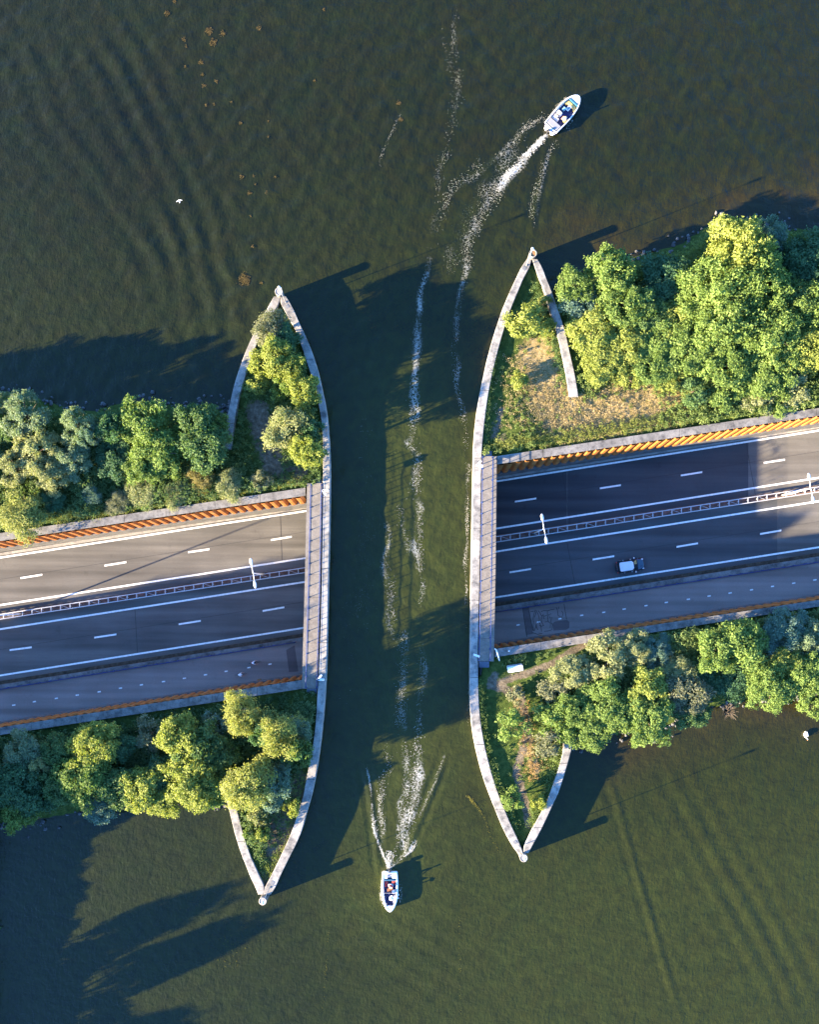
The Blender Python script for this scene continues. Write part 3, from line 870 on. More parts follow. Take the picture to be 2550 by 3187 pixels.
# ------------------------------------------------------------------ tunnel under the channel
def tunnel():
    a = W(958, 1520, -2); b = W(1545, 1440, -2)
    t = thing('aqueduct_trough', (0, 0, -2.6), 'concrete trough carrying the channel over the sunken road', 'aqueduct')
    y0 = W(0, 1400, -3).y + 2; y1 = W(0, 2180, -3).y - 2
    xw = W(975, 1800, 0).x; xe = W(1515, 1700, 0).x
    MB().box(((xw + xe) / 2, (y0 + y1) / 2, -3.1), (xe - xw, y0 - y1, 0.9)).build('floor_slab', M['concrete_dark'], t)
    for x, s in ((W(985, 1800, 0).x, 1), (W(1505, 1700, 0).x, -1)):
        MB().box((x, (y0 + y1) / 2, -1.0), (1.0, y0 - y1 - 0.1, 3.9)).build('portal_wall', M['concrete_dark'], t)
tunnel()

# ------------------------------------------------------------------ road, cycle path, markings
NR_W, NR_E = ((0, 1728), (955, 1582)), ((1548, 1490), (2550, 1332))
SR_W, SR_E = ((0, 2120), (944, 1972)), ((1543, 1877), (2550, 1721))
CN_W, CN_E = ((0, 2142), (943, 1992)), ((1541, 1902), (2550, 1747))
CS_W, CS_E = ((0, 2276), (941, 2128)), ((1540, 2032), (2550, 1878))
def two(w, e, x):
    if x <= w[1][0]: return line_y(w[0], w[1], x)
    if x >= e[0][0]: return line_y(e[0], e[1], x)
    return line_y(w[1], e[0], x)
GX = list(np.linspace(XL, XR, 260))
road_o = None
road_o = MB().ribbon([R(x, two(NR_W, NR_E, x)) for x in GX], [R(x, two(SR_W, SR_E, x)) for x in GX]).build('road', M['asphalt'])
tag(road_o, 'four-lane asphalt road sunk below the water level', kind='structure')
CYD = 1.5
cyc_o = MB().ribbon([R(x, two(CN_W, CN_E, x), CYD) for x in GX], [R(x, two(CS_W, CS_E, x), CYD) for x in GX]).build('cycle_path', M['asphalt_red'])
tag(cyc_o, 'reddish grey cycle path beside the road', kind='structure')
# verge, soil strip and kerb between road and cycle path
def strip(name, f0, f1, dz, thick, mat, parent=None, xs=None, label=None):
    xs = xs or GX
    o = MB().slab([R(x, f0(x), dz) for x in xs], [R(x, f1(x), dz) for x in xs], thick).build(name, mat, parent)
    if parent is None: tag(o, label, kind='structure')
    return o
strip('planted_strip', lambda x: two(SR_W, SR_E, x) - 0.5, lambda x: two(SR_W, SR_E, x) + 13, 0.55, 1.2, M['soil_strip'], label='strip of dark soil between the road and the cycle path')
strip('kerb', lambda x: two(SR_W, SR_E, x) + 11, lambda x: two(CN_W, CN_E, x) + 3.5, CYD + 0.12, 2.4, M['concrete_coping'], label='concrete kerb along the cycle path')
strip('gutter', lambda x: two(NR_W, NR_E, x) + 0.6, lambda x: two(NR_W, NR_E, x) - 34, 0.10, 0.6, M['concrete_pale'], label='concrete gutter along the foot of the north wall')
strip('gutter', lambda x: two(NR_W, NR_E, x) - 3, lambda x: two(NR_W, NR_E, x) - 7.5, 0.32, 0.5, M['concrete_pale'], label='low concrete upstand along the north gutter')
MED_W, MED_E = ((0, 1908), (947, 1763)), ((1545, 1666), (2550, 1511))
strip('median', lambda x: two(MED_W, MED_E, x), lambda x: two(MED_W, MED_E, x) + 22, 0.06, 0.3, M['median_brick'], label='narrow brick-red median below the guard rail')
# resurfaced lengths of the upper right-hand carriageway, each with its seams
def patch(name, pts, dz, mat, parent):
    MB().add([R(x, y, dz) for x, y in pts], [tuple(range(len(pts)))]).build(name, mat, parent)
def strip_patch(fa, fb, xa, xb, dz, mat, parent, name='asphalt_patch'):
    xs = np.linspace(xa, xb, 90)
    MB().ribbon([R(x, fa(x), dz) for x in xs], [R(x, fb(x), dz) for x in xs]).build(name, mat, parent)
mline = lambda e0, e1: (lambda x: line_y(e0, e1, x))
strip_patch(mline((1548, 1497), (2550, 1339)), mline((1545, 1668), (2550, 1513)), 1548, 1765, 0.004, M['asphalt_new'], road_o)
strip_patch(mline((1548, 1497), (2550, 1339)), mline((1545, 1668), (2550, 1513)), 1767, 2330, 0.004, M['asphalt_new'], road_o)
strip_patch(mline((1545, 1690), (2550, 1534)), mline((1543, 1876), (2550, 1720)), 1541, 2420, 0.004, M['asphalt_shade'], road_o)  # shade on the lower carriageway put into a darker asphalt colour
def seam(x0, y0, x1, y1, w=1.3):
    MB().ribbon([R(x0 - w / 2, y0, 0.007), R(x1 - w / 2, y1, 0.007)], [R(x0 + w / 2, y0, 0.007), R(x1 + w / 2, y1, 0.007)]).build('joint_seam', M['bitumen'], road_o)
seam(1751, 1466, 1776, 1633); seam(2323, 1377, 2352, 1540); seam(1766, 1690, 1790, 1818); seam(873, 1604, 878, 1745); seam(420, 1895, 428, 2033)
for p0, p1 in (((0, 1812), (952, 1664)), ((0, 2030), (946, 1882)), ((1546, 1572), (2550, 1414)), ((1543, 1788), (2550, 1632))):
    for xa, xb in ((XL, 955), (1540, XR)):
        if (xa < 0) != (p0[0] == 0): continue
        xs = np.linspace(xa, xb, 40)
        MB().ribbon([R(x, line_y(p0, p1, x) - 9.4, 0.0065) for x in xs], [R(x, line_y(p0, p1, x) - 8.6, 0.0065) for x in xs]).build('joint_seam', M['bitumen'], road_o)
# road markings
def line_mark(p0, p1, wpx, parent, name='edge_line', dz=0.009):
    n = max(2, int(abs(p1[0] - p0[0]) / 22) + 2)
    xs = np.linspace(p0[0], p1[0], n)
    MB().ribbon([R(x, line_y(p0, p1, x) - wpx / 2, dz) for x in xs], [R(x, line_y(p0, p1, x) + wpx / 2, dz) for x in xs]).build(name, M['road_paint'], parent)
def ext(p0, p1, xa, xb): return ((xa, line_y(p0, p1, xa)), (xb, line_y(p0, p1, xb)))
for p0, p1 in (((0, 1735.5), (955, 1590)), ((0, 1883), (950, 1737)), ((0, 1958), (948, 1811)), ((0, 2102), (944, 1954))):
    line_mark(*ext(p0, p1, XL, 1250), 5.4, road_o)
for p0, p1 in (((1548, 1498), (2550, 1340)), ((1545, 1645), (2550, 1487)), ((1543, 1717), (2550, 1560)), ((1543, 1859), (2550, 1703))):
    line_mark(*ext(p0, p1, 1290, XR), 5.4, road_o)
def z1(a, o, s): return (o[0] + a[0] / s, o[1] + a[1] / s)
DASH = []
for a, b in (((100, 1018), (206, 1001)), ((510, 957), (616, 940)), ((918, 892), (1022, 877)), ((1322, 832), (1424, 816)),
             ((460, 1308), (568, 1292)), ((872, 1243), (980, 1226)), ((1282, 1178), (1388, 1160))):
    DASH.append((z1(a, (0, 1150), 1.568), z1(b, (0, 1150), 1.568)))
DASH.append((z1((47, 193), (0, 1900), 1.568), z1((155, 179), (0, 1900), 1.568)))
for a, b in (((305, 392), (405, 377)), ((702, 330), (800, 315)), ((1080, 270), (1180, 254)), ((1467, 211), (1566, 196)),
             ((280, 722), (380, 706)), ((668, 662), (769, 646)), ((1060, 603), (1160, 586)), ((1450, 543), (1549, 526))):
    DASH.append((z1(a, (1400, 1300), 1.5), z1(b, (1400, 1300), 1.5)))
for i in (1, 2):
    DASH.append(((64 - 262 * i, 1799 + 40 * i), (131 - 262 * i, 1788 + 40 * i)))
    DASH.append(((30 - 263 * i, 2023 + 40 * i), (99 - 263 * i, 2014 + 40 * i)))
    DASH.append(((2378 + 257 * i, 1440.7 - 40 * i), (2444 + 257 * i, 1430.7 - 40 * i)))
    DASH.append(((2366.7 + 260 * i, 1662 - 40 * i), (2432.7 + 260 * i, 1650.7 - 40 * i)))
for a, b in DASH:
    line_mark(a, b, 5.4, road_o, 'lane_dash')
DOTS = [z1(p, (0, 1900), 1.568) for p in ((67, 461), (168, 444), (275, 428), (377, 412), (484, 396), (588, 378), (690, 362), (798, 346), (900, 330), (1003, 313), (1104, 296), (1215, 278), (1318, 261))]
DOTS += [z1(p, (1400, 1300), 1.5) for p in ((320, 967), (415, 953), (515, 938), (617, 922), (720, 908), (815, 893), (917, 877), (1012, 862), (1115, 847), (1212, 832), (1310, 818), (1410, 803), (1508, 787), (1607, 772), (1706, 757))]
for i, (x, y) in enumerate(DOTS):
    MB().ribbon([R(x - 5, y - 1.2, CYD + 0.008), R(x + 5, y - 2.6, CYD + 0.008)], [R(x - 5, y + 2.8, CYD + 0.008), R(x + 5, y + 1.4, CYD + 0.008)]).build('centre_dash', M['road_paint'], cyc_o)
# repairs on the cycle path: dark asphalt and lines of crack sealant
def z6(x, y): return (1450 + x / 4.3125, 1750 + y / 4.3125)
def zb(x, y): return (700 + x / 4.93, 1990 + y / 4.93)
patch('asphalt_patch', [z6(765, 610), z6(850, 600), z6(905, 960), z6(810, 975)], CYD + 0.004, M['asphalt_patch'], cyc_o)
patch('asphalt_patch', [z6(1165, 820), z6(1200, 795), z6(1360, 770), z6(1395, 800), z6(1390, 880), z6(1350, 905), z6(1180, 915)], CYD + 0.004, M['asphalt_patch'], cyc_o)
patch('asphalt_patch', [zb(940, 160), zb(1070, 90), zb(1130, 490), zb(985, 500)], CYD + 0.004, M['asphalt_patch'], cyc_o)
def sealant(pts, wpx=1.6):
    mb = MB()
    q = [z6(*p) for p in pts]
    A = []; B = []
    for i, p in enumerate(q):
        a = q[max(0, i - 1)]; b = q[min(len(q) - 1, i + 1)]
        d = Vector((b[0] - a[0], b[1] - a[1])).normalized()
        n = Vector((-d.y, d.x)) * wpx / 2
        A.append(R(p[0] + n.x, p[1] + n.y, CYD + 0.010)); B.append(R(p[0] - n.x, p[1] - n.y, CYD + 0.010))
    mb.ribbon(A, B).build('crack_sealant', M['bitumen'], cyc_o)
for pts in ([(765, 610), (790, 800), (825, 1000)], [(850, 650), (905, 920)], [(1320, 555), (1355, 765)], [(935, 640), (915, 700), (905, 760), (912, 800), (905, 860), (915, 920)],
            [(945, 640), (975, 700), (990, 760), (985, 800), (1010, 850), (1020, 930)], [(975, 645), (1005, 690), (1020, 720), (1015, 780), (1030, 820), (1050, 850)],
            [(1010, 660), (1060, 645), (1095, 650), (1150, 635), (1195, 628)], [(1020, 715), (1060, 722), (1100, 705), (1095, 650)], [(1100, 705), (1105, 790), (1065, 800)],
            [(1105, 790), (1140, 820), (1135, 880)], [(1150, 755), (1145, 800), (1165, 840), (1160, 905), (1110, 920), (1055, 925)], [(1215, 600), (1235, 650), (1240, 710), (1290, 740), (1310, 690), (1290, 650)],
            [(1150, 690), (1115, 700), (1130, 745), (1165, 745)], [(920, 740), (940, 700), (945, 660)], [(955, 830), (950, 870), (970, 905)], [(890, 940), (965, 965), (1030, 950)], [(870, 665), (915, 655)],
            [(1040, 690), (1045, 745), (1060, 760)], [(985, 840), (1015, 860), (1045, 845)], [(1250, 595), (1245, 630)], [(920, 920), (945, 860), (935, 820)]):
    sealant(pts)
for x, y in (z6(1005, 990), zb(530, 620)):
    q = R(x, y, CYD + 0.012)
    MB().box((q.x, q.y, q.z), (0.6, 0.34, 0.03), RA).build('drain_cover', M['rust'], cyc_o)

# ------------------------------------------------------------------ retaining walls of orange sheet piling
def pile_mesh(sgn):
    p = 1.2; d = (0.42 if sgn < 0 else 0.34) * sgn; bt = 0.3 if sgn < 0 else 0.03
    prof = [(0, 0), (0.10, 0), (0.20, d * 0.55), (0.30, d * 0.9), (0.40, d), (0.80, d), (0.90, d * 0.9), (1.0, d * 0.55), (1.10, 0), (p, 0)]
    n = len(prof)
    vs = [(x, y, 0) for x, y in prof] + [(x, y + bt * sgn, -1) for x, y in prof]
    fs = [(i, i + 1, n + i + 1, n + i) for i in range(n - 1)] + [tuple(range(n, 2 * n))]
    if sgn < 0: fs = [f[::-1] for f in fs]
    me = bpy.data.meshes.new('sheet_pile'); me.from_pydata(vs, [], [f[::-1] for f in fs]); me.materials.append(M['orange_steel']); me.update()
    return me
PILE = {1: pile_mesh(1), -1: pile_mesh(-1)}
def retaining(key, label, xa, xb, sgn, zb0, zb1, dzroad):
    """sgn: +1 when the road lies towards +Y of the wall"""
    i0 = W(xa, cop_px(key, xa, 0), ZC); i1 = W(xb, cop_px(key, xb, 0), ZC)
    o0 = W(xa, cop_px(key, xa, 1), ZC); o1 = W(xb, cop_px(key, xb, 1), ZC)
    if i0.x > i1.x: i0, i1, o0, o1 = i1, i0, o1, o0
    t = thing('retaining_wall', (i0.x, i0.y, 0), label, 'wall', 'orange sheet pile walls of the cutting')
    u = (i1 - i0); L = u.length; u.normalize(); nrm = Vector((-u.y, u.x, 0)) * sgn
    ang = math.atan2(u.y, u.x)
    n = int(L / 6.0)
    for k in range(n):
        a = L * k / n + 0.02; b = L * (k + 1) / n - 0.02
        pa = i0 + u * a; pb = i0 + u * b
        qa = o0 + (o1 - o0) * (a / L); qb = o0 + (o1 - o0) * (b / L)
        MB().prism([pa[:2], pb[:2], qb[:2], qa[:2]], ZC - 0.42, ZC).build('coping_slab', M['concrete_coping'], t)
    bk = -0.30
    MB().prism([(i0 + nrm * bk)[:2], (i1 + nrm * bk)[:2], (o1 - nrm * 0.05)[:2], (o0 - nrm * 0.05)[:2]], -10.6, ZC - 0.43).build('wall_core', M['concrete_dark'], t)
    m = int(L / 1.2)
    for k in range(m):
        p = i0 + u * (1.2 * k + 0.02) + nrm * (bk + 0.06)
        x = p.x
        fr = min(1, max(0, (abs(x) - 12) / 45))
        zb = lerp(zb0, zb1, fr)
        o = bpy.data.objects.new('sheet_pile', PILE[sgn]); COL.objects.link(o); o.parent = t
        o.location = (p.x - i0.x, p.y - i0.y, ZC - 0.42); o.rotation_euler = (0, 0, ang); o.scale = (1, 1, ZC - 0.42 - zb)
    A = []; B = []; C2 = []
    for k in range(13):
        q = i0 + u * (L * k / 12)
        fr = min(1, max(0, (abs(q.x) - 12) / 45)); zb = lerp(zb0, zb1, fr)
        A.append(Vector((q.x, q.y, zb - 0.004)) + nrm * bk); B.append(Vector((q.x, q.y, zb - 0.004)) + nrm * (0.52 if sgn < 0 else 0.16))
        C2.append(Vector((q.x, q.y, zr(q.x) + dzroad - 0.3)) + nrm * (0.56 if sgn < 0 else 0.2))
    mb = MB(); mb.ribbon(A, B); mb.add(B + C2, [(i, i + 1, 13 + i + 1, 13 + i) for i in range(12)])
    mb.build('plinth', M['concrete_dark'], t)
    return t
retaining('wn', 'orange sheet pile wall north of the road, left of the channel', XL, 951, -1, -3.9, -3.4, 0)
retaining('ws', 'orange sheet pile wall south of the cycle path, left of the channel', XL, 941, 1, -5.6, -4.2, CYD)
retaining('en', 'orange sheet pile wall north of the road, right of the channel', 1548, XR, -1, -6.0, -3.6, 0)
retaining('es', 'orange sheet pile wall south of the cycle path, right of the channel', 1541, XR, 1, -5.6, -4.2, CYD)

# ------------------------------------------------------------------ guard rail on the median and blue rail of the cycle path
def guard_rail(label, n0, n1, s0, s1, xa, xb):
    p0 = R(xa, line_y(n0, n1, xa)); 
    t = thing('guard_rail', (p0.x, p0.y, p0.z), label, 'guard rail', 'ladder-like guard rails on the median')
    xs = np.arange(xa, xb, 29.6)
    for f0, f1 in ((n0, n1), (s0, s1)):
        mb = MB()
        P = [R(x, line_y(f0, f1, x), 0.78) for x in xs]
        top = []
        dirv = (P[-1] - P[0]).normalized(); nr = Vector((-dirv.y, dirv.x, 0)) * 0.055
        mb.slab([p + nr for p in P], [p - nr for p in P], 0.30)
        mb.build('beam', M['galvanised'], t)
    for i, x in enumerate(xs):
        a = R(x, line_y(n0, n1, x), 0.74); b = R(x, line_y(s0, s1, x), 0.74)
        d = (b - a); a2 = a + d * 0.08; b2 = b - d * 0.08
        c = (a + b) / 2
        rz = math.atan2(d.y, d.x)
        MB().box(c, (d.length * 0.84, 0.11, 0.07), rz).build('spacer', M['galvanised'], t)
        MB().box((c.x, c.y, c.z - 0.38), (0.1, 0.12, 0.68), rz).build('post', M['galvanised'], t)
        if i % 3 == 1 and i + 1 < len(xs):
            e = R(xs[i + 1], line_y(s0, s1, xs[i + 1]), 0.66)
            MB().tube([a2 - Vector((0, 0, 0.08)), a2.lerp(e, 0.9) - Vector((0, 0, 0.04))], 0.03, 5).build('brace', M['galvanised'], t)
guard_rail('ladder-like steel guard rail on the median left of the channel', (0, 1912), (947, 1767), (0, 1927), (947, 1782), XL, 990)
guard_rail('ladder-like steel guard rail on the median right of the channel', (1545, 1670), (2550, 1515), (1545, 1687), (2550, 1531), 1530, XR)
def low_rail(label, a, b, xa, xb):
    p0 = R(xa, line_y(a, b, xa), CYD + 0.12)
    t = thing('cycle_rail', (p0.x, p0.y, p0.z), label, 'railing', 'blue rails beside the cycle path')
    xs = np.arange(xa, xb, 33.0)
    for x in xs:
        q = R(x, line_y(a, b, x), CYD + 0.12)
        MB().box((q.x, q.y, q.z + 0.5), (0.09, 0.16, 1.0), RA).build('post', M['blue_paint'], t)
    for h, r in ((1.0, 0.055), (0.62, 0.04), (0.28, 0.04)):
        MB().tube([R(x, line_y(a, b, x) + 1.5, CYD + 0.12 + h) for x in xs], r, 6).build('rail', M['blue_paint'], t, True)
low_rail('blue rail between road and cycle path left of the channel', (0, 2143.5), (943, 1993.7), XL, 943)
low_rail('blue rail between road and cycle path right of the channel', (1541, 1903.3), (2550, 1748), 1545, XR)

# ------------------------------------------------------------------ street lamps
def street_lamp(px, py, label):
    b = R(px, py, 0.06)
    t = thing('street_lamp', (b.x, b.y, b.z), label, 'street lamp', 'two-armed street lamps on the median')
    h = 9.9
    MB().tube([b, b + Vector((0, 0, 1.2)), b + Vector((0, 0, h))], [0.14, 0.12, 0.07], 10).build('pole', M['white_paint'], t, True)
    d = Vector((0.17, -0.985, 0))
    for s in (1, -1):
        c0 = b + Vector((0, 0, h - 0.05)); 
        path = [c0, c0 + d * s * 0.25 + Vector((0.02 * s, 0, 0.14)), c0 + d * s * 1.2 + Vector((0, 0, 0.22))]
        MB().tube(path, [0.06, 0.05, 0.04], 6).build('arm', M['white_paint'], t, True)
        c = c0 + d * s * 1.55 + Vector((0, 0, 0.22))
        mb = MB()
        rz = math.atan2(d.y, d.x)
        mb.ellipsoid(c, (0.52, 0.21, 0.11), 12, 8, rz)
        mb.build('lamp_head', M['white_paint'], t, True)
street_lamp(823, 1787, 'white two-armed street lamp on the median left of the channel')
street_lamp(1664, 1659, 'white two-armed street lamp on the median nearest the right tunnel mouth')
street_lamp(2434, 1542, 'white two-armed street lamp on the median at the right edge')
street_lamp(66, 1910, 'white two-armed street lamp rising out of the left edge of the picture')

# ------------------------------------------------------------------ trees and shrubs
def unit(v):
    return v / np.maximum(np.linalg.norm(v, axis=1, keepdims=True), 1e-9)

def leaf_quads(pos, nrm, size, rs, aspect=0.62):
    n = len(pos)
    a = unit(rs.randn(n, 3)); u = unit(np.cross(nrm, a)); v = np.cross(nrm, u)
    s = size[:, None]
    bend = nrm * s * 0.12
    V = np.stack([pos - u * s * 0.5 - bend, pos - v * s * 0.5 * aspect, pos + u * s * 0.5 - bend, pos + v * s * 0.5 * aspect], 1).reshape(-1, 3)
    F = np.arange(4 * n).reshape(n, 4)
    return V, F

def crown_mesh(name, seed, Rr, H, ncl, ntw, nlf, leaf, spiky=0.0, clr=(0.26, 0.42), low=0.25):
    rs = np.random.RandomState(seed)
    hc = H * (0.5 + low * 0.35); az = H - hc
    d = unit(rs.randn(ncl, 3)); d[:, 2] = np.abs(d[:, 2]) * 1.1 - 0.35
    d = unit(d)
    rad = rs.uniform(0.35, 0.80, ncl) ** 0.8
    c = d * rad[:, None] * np.array([Rr, Rr, az])
    lob = 1.0 + 0.22 * np.sin(np.arctan2(d[:, 1], d[:, 0]) * rs.randint(2, 5) + rs.rand() * 6)
    c[:, :2] *= lob[:, None]
    rc = rs.uniform(clr[0], clr[1], ncl) * Rr
    ctone = rs.uniform(-0.12, 0.12, ncl)
    ci = np.repeat(np.arange(ncl), ntw)
    out = unit(c + np.array([0, 0, 0.2 * H]))[ci]
    td = unit(unit(rs.randn(len(ci), 3)) + out * 0.55 + np.array([0, 0, 0.35]))
    rr = rc[ci] * rs.uniform(0.62, 1.08 + spiky, len(ci))
    tp = c[ci] + td * rr[:, None] * np.array([1, 1, 0.95])
    ttone = ctone[ci] + rs.uniform(-0.2, 0.2, len(ci))
    li = np.repeat(np.arange(len(ci)), nlf)
    lp = tp[li] + rs.randn(len(li), 3) * leaf * (0.55 + spiky * 0.5)
    ln = unit(td[li] + rs.randn(len(li), 3) * 0.55 + np.array([0, 0, 0.25]))
    sz = leaf * rs.uniform(0.7, 1.35, len(li))
    V, F = leaf_quads(lp, ln, sz, rs, 0.62 if spiky < 0.15 else 0.42)
    V[:, 2] += hc
    tone = np.clip(0.5 + ttone[li] + rs.uniform(-0.14, 0.14, len(li)), 0, 1)
    return np_mesh(name, V, F, M['foliage'], np.repeat(tone, 4))

def trunk_mesh(seed, Rr, H, mat='bark'):
    rs = random.Random(seed)
    mb = MB()
    r0 = 0.045 * H + 0.02
    mb.tube([(0, 0, -0.4), (0.03 * Rr, 0, H * 0.2), (rs.uniform(-.06, .06) * Rr, rs.uniform(-.06, .06) * Rr, H * 0.5), (0, 0, H * 0.85)], [r0, r0 * .8, r0 * .5, r0 * .12], 7)
    for k in range(6):
        a = k * 1.05 + rs.uniform(-.3, .3); z = H * rs.uniform(.2, .5); e = rs.uniform(.5, .85)
        mb.tube([(0, 0, z), (math.cos(a) * Rr * e * .5, math.sin(a) * Rr * e * .5, z + H * .16), (math.cos(a) * Rr * e, math.sin(a) * Rr * e, z + H * .3)], [r0 * .45, r0 * .28, r0 * .06], 5)
    me = bpy.data.meshes.new('trunk'); me.from_pydata(mb.V, [], mb.F); me.materials.append(M[mat]); me.update()
    return me

# kinds: prototypes built at real size (radius, height)
PROTO = {}
def proto(kind, n, Rr, H, **kw):
    L = []
    for i in range(n):
        sd = (sum(ord(ch) for ch in kind) * 7 + i * 31) % 9973
        L.append((crown_mesh('crown_' + kind, sd, Rr, H, **kw), trunk_mesh(sd, Rr, H), Rr, H))
    PROTO[kind] = L
proto('big', 3, 3.8, 7.0, ncl=78, ntw=26, nlf=6, leaf=0.28, clr=(0.17, 0.31))
proto('mid', 3, 2.5, 5.2, ncl=46, ntw=24, nlf=6, leaf=0.25, clr=(0.19, 0.33))
proto('small', 3, 1.4, 3.0, ncl=20, ntw=20, nlf=6, leaf=0.20, clr=(0.24, 0.38))
proto('willow', 2, 2.4, 4.6, ncl=40, ntw=40, nlf=6, leaf=0.18, clr=(0.18, 0.30))
proto('feather', 2, 2.3, 5.4, ncl=30, ntw=42, nlf=6, leaf=0.21, spiky=0.25, clr=(0.20, 0.36))
proto('thorn', 2, 1.9, 3.6, ncl=26, ntw=42, nlf=6, leaf=0.19, spiky=0.35, clr=(0.20, 0.34))
proto('bush', 3, 0.8, 1.3, ncl=8, ntw=22, nlf=6, leaf=0.17, clr=(0.32, 0.5), low=0.1)

BRIGHT = (0.1455, 0.2154, 0.0516); GREEN = (0.0985, 0.1661, 0.0541); DEEP = (0.0657, 0.1375, 0.0605); LIME = (0.2312, 0.2693, 0.0593)
GLAUC = (0.1802, 0.2420, 0.1350); YELLOW = (0.2491, 0.2695, 0.0778); PALE = (0.2544, 0.2750, 0.1242); OLIVE = (0.1670, 0.1795, 0.0996); BLUEG = (0.1272, 0.2035, 0.1458); RUSSET = (0.2226, 0.1925, 0.0648)
TREE_N = [0]
def tree(dx, dy, rpx, kind, col, ztop, label, cat='tree', group=None, name=None, jitter=0.06):
    i = TREE_N[0]; TREE_N[0] += 1
    rs = random.Random(900 + i)
    L = PROTO[kind]; cm, tm, Rr, H = L[i % len(L)]
    zb = 1.0
    p = D(dx, dy, lerp(zb, ztop, 0.72))
    Rw = rpx * 1.10 * 1.47826 * (HC - ztop * 0.7) / FPX
    t = thing(name or ('bush' if kind == 'bush' else 'shrub' if kind in ('small', 'thorn') else 'tree'), (p.x, p.y, zb), label, cat, group)
    rz = rs.uniform(0, 6.28); s = Rw / (Rr * 1.02)
    for nm, me in (('trunk', tm), ('crown', cm)):
        o = bpy.data.objects.new(nm, me); COL.objects.link(o); o.parent = t
        o.rotation_euler = (0, 0, rz); o.scale = (s * rs.uniform(.95, 1.06), s * rs.uniform(.95, 1.06), (ztop - zb) / H)
        j = 1 + rs.uniform(-jitter, jitter)
        o.color = (col[0] * j, col[1] * j, col[2] * j, 1)
    return t
GNW, GSW, GNE, GSE = 'trees of the north-western bank', 'trees of the south-western bank', 'trees of the north-eastern bank', 'trees of the south-eastern bank'
